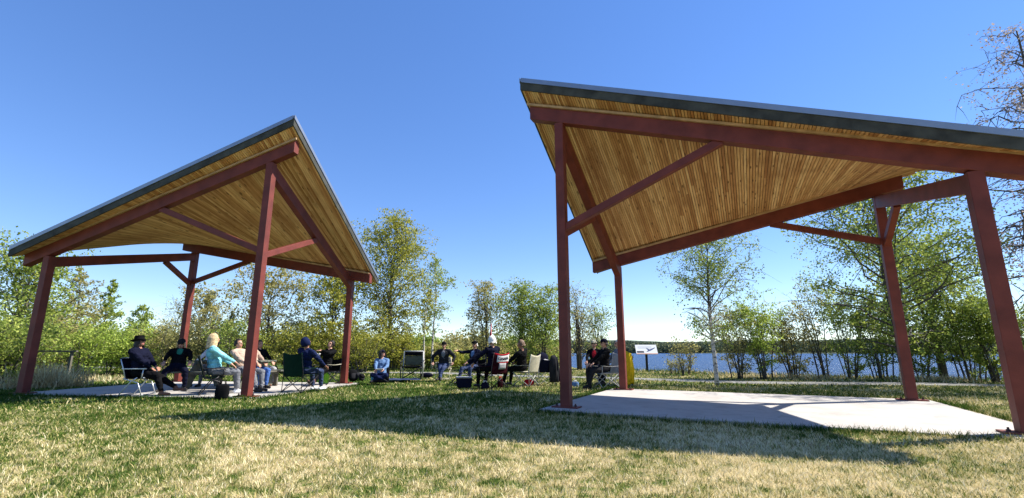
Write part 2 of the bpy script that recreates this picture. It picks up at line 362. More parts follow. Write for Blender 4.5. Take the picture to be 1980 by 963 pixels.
def shelter(side, label):
    (ox, oy), yaw, s = PLACE[side]
    root = empty('picnic_shelter', (ox, oy, 0), yaw, label=label, cat='shelter')
    X = lambda u, v, z: (u*s, v, z)
    # posts with base plates
    for (u, v, z) in ((0, 0, ZH), (W, 0, ZL), (0, D, ZB), (W, D, ZC)):
        mb = MB(); mb.box(X(u, v, z/2+.01), (PW, PW, z-.02)); po = mb.build('post', RED, root, bevel=.008)
        mb = MB(); mb.box(X(u, v, .014), (.5, .26, .024)); bp = mb.build('base_plate', RED, po, bevel=.003)
        for q in (-.18, .18):
            mb = MB(); mb.tube([X(u+q, v-.02, .026), X(u+q, v-.02, .05)], .024, 6); mb.tube([X(u+q, v-.02, .05), X(u+q, v-.02, .075)], .013, 8)
            mb.build('bolt', STEEL, po)
    def beam(u0, z0, u1, z1, v, name):
        mb = MB(); h = PW/2+.004
        mb.hexa([X(u0, v-h, z0), X(u1, v-h, z1), X(u1, v+h, z1), X(u0, v+h, z0), X(u0, v-h, z0+BD), X(u1, v-h, z1+BD), X(u1, v+h, z1+BD), X(u0, v+h, z0+BD)])
        mb.build(name, RED, root, bevel=.008)
    beam(-OH, zs(-OH, 0), W+OL, zs(W+OL, 0), 0, 'main_beam')
    beam(-OB, zs(-OB, D), W+OC, zs(W+OC, D), D, 'main_beam')
    def raft(u, za, zb, dep, nm):
        mb = MB(); h = PW/2-.006; v0, v1 = PW/2-.02, D-PW/2+.03
        f = lambda v: za+(zb-za)*v/D
        mb.hexa([X(u-h, v0, f(v0)-dep), X(u+h, v0, f(v0)-dep), X(u+h, v1, f(v1)-dep), X(u-h, v1, f(v1)-dep),
                 X(u-h, v0, f(v0)-.012), X(u+h, v0, f(v0)-.012), X(u+h, v1, f(v1)-.012), X(u-h, v1, f(v1)-.012)])
        mb.build(nm, RED, root, bevel=.008)
    raft(0, ZH, ZB, .33, 'rafter'); raft(W, ZL, ZC, .29, 'rafter')
    def brace(a, b, wd=.12):
        mb = MB(); mb.bar(X(*a), X(*b), wd, wd+.02); mb.build('brace', RED, root, bevel=.006)
    brace((.06, 0, 3.40), (2.96, 0, zs(2.96, 0)+.03)); brace((0, .06, 3.30), (0, 2.2, 4.20))
    brace((W-.06, D, 3.43), (3.85, D, zs(3.85, D)+.03)); brace((W, D-.06, 3.36), (W, 3.3, 3.95))
    # ceiling boards, running front to back: one board each, straight rulings of the twisted roof
    mb = MB(); u0, u1, v0, v1 = -AH, W+AL, -OV, D+OBK; wd = .052; n = int((u1-u0)/wd); wd = (u1-u0)/n
    T = BD+.006; rr = random.Random(5)
    for i in range(n):
        a = u0+i*wd+.005; b = u0+(i+1)*wd-.005; j = rr.random(); cut = rr.choice([None, rr.uniform(.25, .75)])
        segs = [(v0, v1)] if cut is None else [(v0, v0+(v1-v0)*cut-.003), (v0+(v1-v0)*cut+.003, v1)]
        for (p, q) in segs:
            j = min(1, max(.01, rr.gauss(.5, .30)))
            c = [(a, p), (b, p), (b, q), (a, q)]
            mb.hexa([X(x, y, zs(x, y)+T) for x, y in c]+[X(x, y, zs(x, y)+T+.018) for x, y in c], att=j)
    mb.build('ceiling_boards', PINE, root)
    def sheet(name, m, lo, hi, e, parent=root):
        mb = MB(); n1, n2 = 14, 10
        for i in range(n1+1):
            for j in range(n2+1):
                pass
        V = []; 
        for off in (lo, hi):
            for i in range(n1+1):
                for j in range(n2+1):
                    x = u0-e+(u1-u0+2*e)*i/n1; y = v0-e+(v1-v0+2*e)*j/n2; V.append(X(x, y, zs(x, y)+off))
        q = lambda i, j, k: k*(n1+1)*(n2+1)+i*(n2+1)+j
        F = [(q(i,j,k), q(i+1,j,k), q(i+1,j+1,k), q(i,j+1,k)) for i in range(n1) for j in range(n2) for k in (0, 1)]
        F += [(q(i,j,0), q(i+1,j,0), q(i+1,j,1), q(i,j,1)) for i in range(n1) for j in (0, n2)]
        F += [(q(i,j,0), q(i,j+1,0), q(i,j+1,1), q(i,j,1)) for i in (0, n1) for j in range(n2)]
        mb.add(V, F); return mb.build(name, m, parent)
    sheet('roof_deck', GAP, BD+.0265, BD+.165, -.02)
    roof = sheet('metal_roof', METAL, BD+.178, BD+.235, .035)
    for i in range(19):                  # standing seams of the metal roof
        x = u0+(u1-u0)*i/18; mb = MB(); y0, y1 = v0-.03, v1+.03
        mb.hexa([X(x-.012, y0, zs(x, y0)+BD+.236), X(x+.012, y0, zs(x, y0)+BD+.236), X(x+.012, y1, zs(x, y1)+BD+.236), X(x-.012, y1, zs(x, y1)+BD+.236),
                 X(x-.012, y0, zs(x, y0)+BD+.262), X(x+.012, y0, zs(x, y0)+BD+.262), X(x+.012, y1, zs(x, y1)+BD+.262), X(x-.012, y1, zs(x, y1)+BD+.262)])
        mb.build('roof_seam', METAL, roof)
    # fascia boards and the metal drip edge above them
    def edge(pa, pb, nx, ny, name, m, lo, hi, th, off):
        mb = MB(); n = 8
        for i in range(n):
            a = [pa[0]+(pb[0]-pa[0])*i/n, pa[1]+(pb[1]-pa[1])*i/n]; b = [pa[0]+(pb[0]-pa[0])*(i+1)/n, pa[1]+(pb[1]-pa[1])*(i+1)/n]
            P = []
            for h in (lo, hi):
                for (x, y, o) in ((a[0], a[1], off), (b[0], b[1], off), (b[0], b[1], off+th), (a[0], a[1], off+th)):
                    P.append(X(x+nx*o, y+ny*o, zs(x, y)+h))
            mb.hexa(P)
        mb.build(name, m, root, weld=True)
    for pa, pb, nx, ny in (((u0, v0), (u1, v0), 0, -1), ((u0, v1), (u1, v1), 0, 1), ((u0, v0-.03), (u0, v1+.03), -1, 0), ((u1, v0-.03), (u1, v1+.03), 1, 0)):
        edge(pa, pb, nx, ny, 'fascia', FASCIA, BD-.002, BD+.170, .03, 0)
        edge(pa, pb, nx, ny, 'drip_edge', METAL, BD+.171, BD+.272, .012, .036)
    # pale trim strips between each beam and the boards
    for v, sd in ((0, -1), (D, -1), (0, 1), (D, 1)):
        mb = MB(); y0 = v+sd*(PW/2+.006); y1 = y0+sd*.045
        P = []
        for h in (-.045, .004):
            for (u, y) in ((u0+.02, y0), (u1-.02, y0), (u1-.02, y1), (u0+.02, y1)): P.append(X(u, y, zs(u, v)+BD+h))
        mb.hexa(P); mb.build('trim_strip', LEDGER, root)
    # slab
    mb = MB(); c = [(-.36, -.48), (W+.33, -.42), (W+.36, D+.36), (-.36, D+.34)]
    if s < 0: c[0] = (-.36, -.22); c[1] = (W+.3, -.22)
    mb.hexa([X(u, v, -.12) for u, v in c]+[X(u, v, .001) for u, v in c])
    sb = mb.build('concrete_slab', CONC, None, bevel=.01); sb.location = (ox, oy, 0); sb.rotation_euler = (0, 0, yaw)
    tag(sb, kind='structure')
    cs, sn = math.cos(yaw), math.sin(yaw)
    return [(ox+u*s*cs-v*sn, oy+u*s*sn+v*cs) for u, v in c]
SLABS = [shelter('r', 'right-hand red timber shelter standing over an empty concrete slab'),
         shelter('l', 'left-hand red timber shelter with people and a picnic table under its roof')]

# ------------------------------------------------------------------ grass blades
def inpoly(P, poly, grow=0.):
    c = np.mean(poly, axis=0); q = [np.array(p)+(np.array(p)-c)/np.linalg.norm(np.array(p)-c)*grow for p in poly]
    ins = np.zeros(len(P), bool); n = len(q)
    for i in range(n):
        (x1, y1), (x2, y2) = q[i], q[(i+1) % n]
        cnd = ((y1 > P[:, 1]) != (y2 > P[:, 1])) & (P[:, 0] < (x2-x1)*(P[:, 1]-y1)/(y2-y1+1e-12)+x1)
        ins ^= cnd
    return ins
def pathd(P):
    best = np.full(len(P), 1e9)
    for a, b in zip(PATH[:-1], PATH[1:]):
        d = b-a; t = np.clip(((P-a)@d)/(d@d), 0, 1); q = a+t[:, None]*d; best = np.minimum(best, np.hypot(*(P-q).T))
    return best
def leafobj_mesh(name, V, F4, rnd, mt, lush=None, tri=False):
    k = 3 if tri else 4
    me = bpy.data.meshes.new(name); n = len(V)
    me.vertices.add(n); me.vertices.foreach_set('co', V.astype(np.float32).ravel())
    m = len(F4); me.loops.add(m*k); me.loops.foreach_set('vertex_index', F4.astype(np.int32).ravel())
    me.polygons.add(m); me.polygons.foreach_set('loop_start', np.arange(0, m*k, k, dtype=np.int32))
    try: me.polygons.foreach_set('loop_total', np.full(m, k, dtype=np.int32))
    except Exception: pass
    a = me.attributes.new('rnd', 'FLOAT', 'FACE'); a.data.foreach_set('value', rnd.astype(np.float32))
    if lush is not None:
        a = me.attributes.new('lush', 'FLOAT', 'FACE'); a.data.foreach_set('value', lush.astype(np.float32))
    me.materials.append(mt); me.update(calc_edges=True)
    return me
def blades(P, h, wd, lean, lush):
    """each blade: a bent strip of two quads"""
    n = len(P); az = rng.uniform(0, 2*math.pi, n); la = rng.uniform(0, 2*math.pi, n)
    z = gz(P[:, 0], P[:, 1])-.004
    sx, sy = np.cos(az)*wd/2, np.sin(az)*wd/2
    lx, ly = np.cos(la)*lean*h, np.sin(la)*lean*h
    V = np.zeros((n, 6, 3))
    for i, (t, ww) in enumerate(((0, 1), (.55, .8), (1, .12))):
        bx = P[:, 0]+lx*t**1.7; by = P[:, 1]+ly*t**1.7; bz = z+h*np.sqrt(np.maximum(.05, 1-(lean*.8)**2*t*.6))*t
        V[:, 2*i] = np.c_[bx-sx*ww, by-sy*ww, bz]; V[:, 2*i+1] = np.c_[bx+sx*ww, by+sy*ww, bz]
    b = np.arange(n)[:, None]*6
    F = np.concatenate([b+np.array([[0, 1, 3, 2]]), b+np.array([[2, 3, 5, 4]])], 1).reshape(-1, 4)
    r = np.repeat(rng.beta(2.2, 2.2, n), 2); L = np.repeat(lush, 2)
    return V.reshape(-1, 3), F, r, L
def lawn_blades():
    A = []
    def area(y0, y1, dens, hh, ww, wx=1.22, hs=.35):
        n = int((y1**2-y0**2)*wx*dens); y = np.sqrt(rng.uniform(y0**2, y1**2, n)); x = rng.uniform(-wx, wx, n)*y
        P = np.c_[x, y]; s = shore_dist(P)
        keep = (s < -.3) & (pathd(P) > .66+rng.normal(0, .05, n))
        for sl in SLABS: keep &= ~inpoly(P, sl, -.02)
        P = P[keep]; n = len(P); sd = s[keep]
        h = hh*rng.gamma(9, 1/9, n); verge = np.clip((sd+3.2)/2.2, 0, 1)
        h = h*(1+verge*2.2*rng.random(n)); lush = verge*.10
        for sl in SLABS:
            for i in range(4):
                a, b = np.array(sl[i]), np.array(sl[(i+1) % 4]); d = b-a; t = np.clip(((P-a)@d)/(d@d), 0, 1); q = np.hypot(*(P-(a+t[:, None]*d)).T)
                k = np.clip(1-q/.30, 0, 1); h = h*(1+k*.9*rng.random(n)); lush = np.maximum(lush, k*.24)
        tn = np.sin(P[:, 0]*23+3*np.sin(P[:, 1]*9))*np.sin(P[:, 1]*19+2*np.sin(P[:, 0]*11)); h = h*(1+.22*tn)
        A.append(blades(P, h, ww*rng.uniform(.7, 1.3, n), rng.uniform(.15, 1.0, n)**.8*1.05, lush))
    area(1.6, 5.2, 3400, .037, .0056, 1.25)
    area(5.2, 8.5, 1700, .038, .0082)
    area(8.5, 14, 460, .048, .015)
    area(14, 28, 110, .06, .03)
    # extra tall tufts hanging over the slab edges
    Pp = []
    for sl in SLABS:
        for i in range(4):
            a, b = np.array(sl[i]), np.array(sl[(i+1) % 4]); L = np.linalg.norm(b-a); n = int(L*(380 if i == 0 else 180)); t = rng.random(n)
            c = np.mean(sl, axis=0); p = a+(b-a)*t[:, None]; o = (p-c)/np.linalg.norm(p-c, axis=1)[:, None]; Pp.append(p+o*np.abs(rng.normal(.0, .07, n))[:, None]+o*.015)
    P = np.concatenate(Pp); n = len(P)
    A.append(blades(P, rng.uniform(.04, .115, n), rng.uniform(.005, .010, n), rng.uniform(.1, .9, n), np.full(n, .24)))
    off = 0; Vs = []; Fs = []
    for V, F, r, L in A: Vs.append(V); Fs.append(F+off); off += len(V)
    me = leafobj_mesh('lawn_grass', np.concatenate(Vs), np.concatenate(Fs), np.concatenate([a[2] for a in A]), BLADE, np.concatenate([a[3] for a in A]))
    o = bpy.data.objects.new('lawn_grass', me); COL.objects.link(o)
    tag(o, 'short patchy grass, green and straw coloured, covering the lawn', 'grass', kind='stuff')
lawn_blades()

# ------------------------------------------------------------------ trees
def leaves(P, size, r=None):
    n = len(P); a = rng.normal(size=(n, 3)); a /= np.linalg.norm(a, axis=1)[:, None]
    b = rng.normal(size=(n, 3)); b -= (b*a).sum(1)[:, None]*a; b /= np.linalg.norm(b, axis=1)[:, None]
    s = size*rng.uniform(.6, 1.35, n)[:, None]
    V = np.stack([P-a*s*.5, P+b*s*.32, P+a*s*.5, P-b*s*.32], 1).reshape(-1, 3)
    F = np.arange(4*n).reshape(-1, 4)
    return V, F, (rng.beta(2, 2, n) if r is None else r)
LEAFK = 1.3
def make_tree(name, h, crown, trunk_r, first=.25, nb=34, nl=5000, ls=.09, bk=BK_G, lf=LF_GRN, stems=1, spread=0., up=.75, droop=0., seed=1,
              shape='oval', twigs=4, bend=.02, gap=.0, base_white=None):
    """one tree at the origin: returns (trunk mesh, crown mesh)"""
    q = random.Random(seed); mb = MB(); tips = []
    for s in range(stems):
        az0 = q.uniform(0, 6.28); sp = spread*q.uniform(.3, 1)
        hh = h*(1 if s == 0 else q.uniform(.6, 1)); tr = trunk_r*(1 if stems == 1 else q.uniform(.6, 1))
        base = Vector((math.cos(az0), math.sin(az0), 0))*(0 if stems == 1 else q.uniform(.05, .5)*min(1, spread*1.3+.2))
        L = []; n = 9; ph = q.uniform(0, 6)
        for i in range(n+1):
            t = i/n; L.append(base+Vector((math.cos(az0), math.sin(az0), 0))*sp*hh*t**1.2*.6+Vector((math.sin(t*5+ph), math.cos(t*4+ph*2), 0))*bend*hh*t+Vector((0, 0, hh*t)))
        L[0] = L[0]-Vector((0, 0, .12))
        mb.tube(L, [tr*(1-.9*(i/n))+.004 for i in range(n+1)], 6 if stems > 2 else 8)
        def at(t):
            f = t*n; i = min(int(f), n-1); return L[i].lerp(L[i+1], f-i)
        m = max(4, nb//stems)
        for k in range(m):
            t = first+(1-first)*((k+q.random())/m); o = at(t); az = k*2.4+q.uniform(-.5, .5)
            u = (t-first)/(1-first)
            pr = {'oval': (math.sin(math.pi*(u*.86+.10)))**.65, 'cone': (1-u)**.8+.08, 'fan': .35+.65*u if u < .75 else 1-(u-.75)*2.2, 'col': .55+.45*math.sin(math.pi*u)}[shape]
            el = up*q.uniform(.6, 1.25)+(u*.35 if shape != 'cone' else 0); ln = crown/2*pr*q.uniform(.6, 1.15)/max(.5, math.cos(min(el, 1.35)))
            B = [o]; nn = 5; dz = math.sin(min(el, 1.4)); dr = math.cos(min(el, 1.4))
            for i in range(1, nn+1):
                f = i/nn
                B.append(o+Vector((math.cos(az+.25*math.sin(f*3+k)), math.sin(az+.25*math.sin(f*3+k)), 0))*ln*f*dr+Vector((0, 0, ln*(f*dz-droop*f*f*1.1)))+Vector((q.gauss(0, 1), q.gauss(0, 1), q.gauss(0, 1)))*ln*.03)
            br = tr*(1-.85*t)*.36+.003
            mb.tube(B, [br*(1-.8*i/nn)+.002 for i in range(nn+1)], 4, cap=False)
            tips += [(B[i].lerp(B[i+1], q.random()), ln*.16) for i in range(2, nn) for _ in range(1)]
            for w_ in range(twigs):
                f = q.uniform(.25, 1); i = min(int(f*nn), nn-1); p = B[i].lerp(B[i+1], f*nn-i)
                d = Vector((q.gauss(0, 1), q.gauss(0, 1), q.gauss(.35, .6)-droop*1.6)).normalized(); l2 = ln*q.uniform(.25, .5)
                e = p+d*l2*.55; e2 = p+d*l2+Vector((0, 0, -droop*l2*.7))
                mb.tube([p, e, e2], [br*.35+.0015, br*.22+.001, .0015], 3, cap=False)
                tips += [(p.lerp(e, q.random()), l2*.14), (e, l2*.2), (e.lerp(e2, q.random()), l2*.22), (e2, l2*.2)]
    me = bpy.data.meshes.new('trunk'); me.from_pydata([tuple(v) for v in mb.v], [], mb.f); me.shade_smooth(); me.materials.append(bk)
    if base_white: me.materials.append(base_white[1])
    if base_white:
        me.polygons.foreach_set('material_index', [1 if p.center.z < base_white[0] and math.hypot(p.center.x, p.center.y) < .5 else 0 for p in me.polygons])
    if gap: tips = [t for t in tips if mnoise.noise(t[0]*(.9/max(1, crown*.25))+Vector((seed, 0, 0))) > -gap]
    T = np.array([t[0] for t in tips]); S = np.array([t[1] for t in tips]); wgt = S/S.sum()
    nl = int(nl*LEAFK); idx = rng.choice(len(T), nl, p=wgt)
    P = T[idx]+rng.normal(size=(nl, 3))*(S[idx][:, None]*.40+.03)
    lv = me2 = None
    fz = h/max(.2, np.percentile(P[:, 2], 98.5)); fr = crown/2/max(.1, np.percentile(np.hypot(P[:, 0], P[:, 1]), 92)); K = np.array([fr, fr, fz]); P = P*K; P = P[(np.hypot(P[:, 0], P[:, 1]) < crown/2*1.18) & (P[:, 2] < h*1.04)]
    cc = np.empty(len(me.vertices)*3, np.float32); me.vertices.foreach_get('co', cc); cc = cc.reshape(-1, 3)
    far_ = np.clip((np.hypot(cc[:, 0], cc[:, 1])-trunk_r)/.4, 0, 1); cc[:, 0] *= 1+(fr-1)*far_; cc[:, 1] *= 1+(fr-1)*far_; cc[:, 2] *= fz; me.vertices.foreach_set('co', cc.ravel()); me.update()
    V, F, r = leaves(P, ls); me2 = leafobj_mesh('crown', V, F, r, lf)
    return me, me2
def plant_tree(meshes, name, label, cat, x, y, z=None, yaw=0, sc=1, group=None, zs_=1, foliage='crown'):
    z = VX(x, y) if z is None else z
    o = empty(name, (x, y, z), yaw, label=label, cat=cat, group=group); o.scale = (sc, sc, sc*zs_)
    a = bpy.data.objects.new('trunk' if foliage == 'crown' else 'stems', meshes[0]); b = bpy.data.objects.new(foliage, meshes[1])
    for c in (a, b): COL.objects.link(c); c.parent = o
    return o
def pxy(px, Y): return ((px-984.2)/872.9*Y*1.0*(math.cos(PITCH)+0*1), Y)
def PX(px, Y, z=.5):          # world x of something standing at depth Y under picture column px
    d = Y*math.cos(PITCH)+(z-1)*math.sin(PITCH); return (px-984.2)/872.9*d
def HT(py, Y):                # height above the slab of picture row py at depth Y
    U = -(py-506.578)/872.914; c, s = math.cos(PITCH), math.sin(PITCH); return 1+Y*(s+c*U)/(c-s*U)

def T(name, label, cat, px, Y, top, wpx, trunk=.09, group=None, foliage='crown', **k):
    h = HT(top, Y); wd = wpx/872.9*Y*1.0
    x = PX(px, Y, 1)
    m = make_tree(name, h, wd, trunk, **k)
    return plant_tree(m, name, label, cat, x, Y, group=group, yaw=0, foliage=foliage)
BT = dict(bk=BK_W)
# tall birches between the shelters
T('birch_tree', 'tallest yellow-green birch, just right of the left shelter', 'tree', 752, 27, 420, 160, .13, nb=70, nl=15000, ls=.12, lf=LF_YEL, bk=BK_G, first=.06, up=.95, droop=.35, shape='oval', seed=3, twigs=6)
T('birch_tree', 'slim birch with a leaning white trunk beside the tallest birch', 'tree', 836, 29, 500, 78, .07, nb=26, nl=2600, ls=.11, lf=LF_GRN, bk=BK_W, first=.3, up=.9, droop=.2, seed=5, twigs=5)
T('birch_tree', 'bare white birch stem rising at the right foot of the tallest birch', 'tree', 820, 28, 560, 50, .06, nb=14, nl=900, ls=.11, lf=LF_YEL, bk=BK_W, first=.45, up=.9, seed=6)
T('birch_tree', 'yellow-green birch behind the back post of the left shelter', 'tree', 640, 25, 525, 130, .10, nb=46, nl=6500, ls=.12, lf=LF_YEL, bk=BK_G, first=.12, up=.9, droop=.3, seed=8, twigs=5)
T('birch_tree', 'wide olive birch behind the front post of the left shelter', 'tree', 515, 24, 512, 150, .09, nb=44, nl=5600, ls=.12, lf=LF_OLV, bk=BK_G, first=.1, up=.8, seed=9, twigs=5)
T('birch_tree', 'airy birch behind the far left post of the left shelter', 'tree', 382, 26, 548, 100, .08, nb=38, nl=3800, ls=.12, lf=LF_OLV, bk=BK_G, first=.12, up=.8, seed=10, twigs=5)
T('birch_tree', 'pale thin-leaved birch seen through the left end of the left shelter', 'tree', 132, 30, 522, 90, .08, nb=44, nl=3600, ls=.13, lf=LF_OLV, bk=BK_G, first=.15, up=.7, shape='cone', seed=11, twigs=5)
T('young_aspen', 'narrow dark green young tree poking above the thicket on the left', 'tree', 192, 32, 545, 62, .07, nb=40, nl=4200, ls=.13, lf=LF_GRN, bk=BK_G, first=.12, up=.6, shape='cone', seed=12, twigs=5)
T('willow_tree', 'big leafy tree at the left edge of the picture', 'tree', 8, 17, 455, 190, .13, nb=60, nl=9000, ls=.10, lf=LF_GRN, bk=BK_G, first=.05, up=.8, stems=2, spread=.1, seed=13, twigs=6)
T('bare_tree', 'leafless grey sapling above the thicket left of the far post', 'tree', 318, 30, 575, 90, .06, nb=40, nl=500, ls=.08, lf=LF_OLV, bk=BK_G, first=.2, up=1.0, stems=2, spread=.15, seed=14, twigs=7)
T('birch_tree', 'small birch standing over the thicket in the middle of the left shelter', 'tree', 262, 28, 592, 70, .06, nb=36, nl=2800, ls=.12, lf=LF_GRN, bk=BK_G, first=.1, up=.7, shape='cone', seed=15, twigs=5)
# middle cluster
T('willow_tree', 'left, palest willow of the thin-leaved cluster between the shelters', 'tree', 938, 27, 545, 98, .06, nb=48, nl=4200, ls=.11, lf=LF_OLV, bk=BK_G, first=.1, up=1.05, stems=4, spread=.10, seed=21, twigs=6, droop=.2)
T('willow_tree', 'tall many-stemmed willow in the middle of the cluster between the shelters', 'tree', 1005, 26, 545, 128, .07, nb=60, nl=5800, ls=.11, lf=LF_GRN, bk=BK_G, first=.1, up=1.05, stems=5, spread=.10, seed=22, twigs=6, droop=.25)
T('willow_tree', 'willow just left of the front corner post of the right shelter', 'tree', 1052, 25, 552, 104, .06, nb=52, nl=4600, ls=.11, lf=LF_GRN, bk=BK_G, first=.08, up=1.05, stems=4, spread=.10, seed=23, twigs=6, droop=.2)
T('bare_tree', 'bare dark-stemmed trees just right of the front corner post of the right shelter', 'tree', 1120, 27, 548, 92, .07, nb=60, nl=1500, ls=.10, lf=LF_OLV, bk=BK_D, first=.12, up=1.15, stems=6, spread=.13, seed=24, twigs=5)
T('bare_tree', 'shorter sparse tree left of the back post of the right shelter', 'tree', 1158, 28, 585, 78, .05, nb=46, nl=1500, ls=.10, lf=LF_GRN, bk=BK_D, first=.12, up=1.1, stems=4, spread=.12, seed=25, twigs=5)
T('young_aspen', 'small sapling standing alone in the gap left of the white-haired person', 'tree', 880, 34, 640, 55, .05, nb=26, nl=1100, ls=.13, lf=LF_OLV, bk=BK_G, first=.1, up=.8, seed=26)
# right side
T('birch_tree', 'lone slender birch with white lower trunk on the lawn behind the right slab', 'tree', 1381, 14.9, 446, 168, .075, nb=56, nl=7500, ls=.060, lf=LF_GRN, bk=BK_G, first=.28, up=.75, droop=.30, seed=31, twigs=6, base_white=(2.6, BK_W), gap=.25, bend=.012)
T('birch_tree', 'tall birch with white trunk base behind the far post of the right shelter', 'tree', 1742, 14.2, 322, 290, .13, nb=70, nl=15500, ls=.08, lf=LF_GRN, bk=BK_G, first=.16, up=.75, droop=.2, seed=32, twigs=6, base_white=(1.1, BK_W), gap=.3, bend=.018)
T('willow_tree', 'dark-stemmed broad willow right of the far post of the right shelter', 'tree', 1818, 17.5, 425, 205, .13, nb=60, nl=11500, ls=.085, lf=LF_GRN, bk=BK_D, first=.14, up=.95, stems=3, spread=.16, seed=33, twigs=6, gap=.3)
T('reddish_tree', 'reddish-budded tree reaching in at the right edge of the picture', 'tree', 2130, 12.5, 60, 290, .16, nb=80, nl=10000, ls=.07, lf=LF_PNK, bk=BK_G, first=.12, up=.5, droop=.5, seed=34, twigs=7, gap=.2)
i = 0
SHR = [(1428,18.5,585,110,LF_OLV,'leafy shore willow right of the lone birch',5,1500), (1478,18,562,105,LF_BRI,'tallest fresh-leaved shore shrub right of the lone birch',6,2300), (1532,18.5,590,100,LF_OLV,'olive shore shrub with upright stems, third along the bank',6,1900),
       (1592,18,545,90,LF_OLV,'nearly bare shore shrub with long forked branches',5,450), (1640,18,535,120,LF_GRN,'shore willow in front of the tall white-footed birch',6,2600), (1700,17.5,560,100,LF_GRN,'dense shore shrub just left of the far post',6,2300),
       (1770,16.5,590,95,LF_GRN,'leafy shrub right of the far post',5,2000), (1868,16.5,575,120,LF_GRN,'dark-stemmed shrub left of the nearest post',7,2800), (1925,15.8,540,110,LF_GRN,'dense shrub behind the nearest post',7,2800),
       (1322,20.5,650,60,LF_OLV,'thin low twiggy shrub on the bank left of the lone birch',4,420),(1300,21.5,690,34,LF_OLV,'knee-high sprig on the bank right of the sign',3,130),(2010,14.5,560,150,LF_GRN,'shrub at the right edge of the picture',6,2600)]
for px, Y, top, wp, lf, lab, st, nl in SHR:
    i += 1
    T('shore_shrub', lab, 'shrub', px, Y, top, wp, .028, group='shrubs along the lake bank', foliage='foliage', nb=50, nl=int(nl*1.9), ls=.075, lf=lf, bk=BK_D if i % 2 else BK_G, first=.05, up=1.0, stems=st+2, spread=.36, seed=40+i, twigs=5, shape='fan', gap=.35)
# left thicket
THK = [(20,15.5,600,150,LF_GRN,'dark grey-green bush at the lower left edge'), (70,19,585,130,LF_OLV,'bush behind the nearest left post'), (112,22,610,120,LF_OLV,'greyish bush right of the nearest left post'), (165,20,618,150,LF_BRI,'brightest yellow-green bush of the thicket'),
       (222,21,628,120,LF_BRI,'rounded green bush left of the hatted person'), (275,23,625,110,LF_GRN,'bush above the hatted person'), (330,22,622,110,LF_OLV,'bush between the hatted person and the far post'), (405,24,612,110,LF_OLV,'bush right of the far post'),
       (455,22,618,100,LF_GRN,'bush over the blonde person'), (560,23,625,120,LF_YEL,'bush above the green camp chair'), (610,24,612,110,LF_YEL,'bush above the man eating'), (700,24,615,110,LF_YEL,'bush above the person in the denim jacket'), (760,27,640,90,LF_YEL,'bush behind the empty chair'),
       (-60,14,560,200,LF_GRN,'bush beyond the left edge')]
for px, Y, top, wp, lf, lab in THK:
    i += 1
    T('thicket_bush', lab, 'bush', px, Y, top, wp, .04, group='bushes of the thicket behind the left shelter', foliage='foliage', nb=64, nl=3900, ls=.09, lf=lf, bk=BK_G, first=.05, up=.9, stems=9, spread=.5, seed=60+i, twigs=5, shape='fan', droop=.1)
# far scrub and woods: shared meshes
scr = [make_tree('scrub', 2.7, 4.6, .04, nb=40, nl=1300, ls=.26, lf=l, bk=BK_G, first=.04, up=.9, stems=6, spread=.5, seed=90+k, twigs=3, shape='fan') for k, l in enumerate((LF_OLV, LF_YEL, LF_GRN))]
rr = random.Random(3); n = 0
grpA = 'far scrub bushes beyond the path'
for Y0 in (44, 58, 78):
    a = -1.28
    while a < .10:
        x = a*Y0+rr.uniform(-1, 1); y = Y0+rr.uniform(-3, 3)
        if shore_dist([(x, y)])[0] < -1.5:
            plant_tree(scr[n % 3], 'scrub_bush', ('olive-grey', 'yellow-green', 'darker green')[n % 3]+' bush in the scrub far beyond the path', 'bush', x, y, yaw=rr.uniform(0, 6), sc=rr.uniform(.7, 1.1)*(1+(Y0-36)/90), group=grpA, foliage='foliage'); n += 1
        a += 4.4/Y0
for k in range(34):
    px = 560+k*15.5+rr.uniform(-5, 5); Y = rr.uniform(28.5, 33); x = PX(px, Y)
    if shore_dist([(x, Y)])[0] < -.8: plant_tree(scr[k % 3], 'scrub_bush', ('low olive-grey', 'low yellow-green', 'low darker green')[k % 3]+' bush just beyond the path behind the seated circle', 'bush', x, Y, yaw=k*1.3, sc=rr.uniform(.42, .62), group='low bushes just beyond the path', foliage='foliage')
spr = make_tree('spruce', 9, 3, .12, nb=60, nl=2600, ls=.4, lf=LF_SPR, bk=BK_D, first=.08, up=-.1, shape='cone', seed=99, twigs=2, droop=.2)
for k, (x, y, s) in enumerate(((-58, 95, 1.0), (-63, 97, .8), (-52, 100, .7), (-36, 110, .6), (-20, 120, .55), (-16, 118, .5), (-24, 126, .6), (-12, 125, .45))):
    plant_tree(spr, 'spruce_tree', 'small dark spruce on the skyline above the far scrub', 'tree', x, y, sc=s, yaw=k, group='far spruces on the skyline')
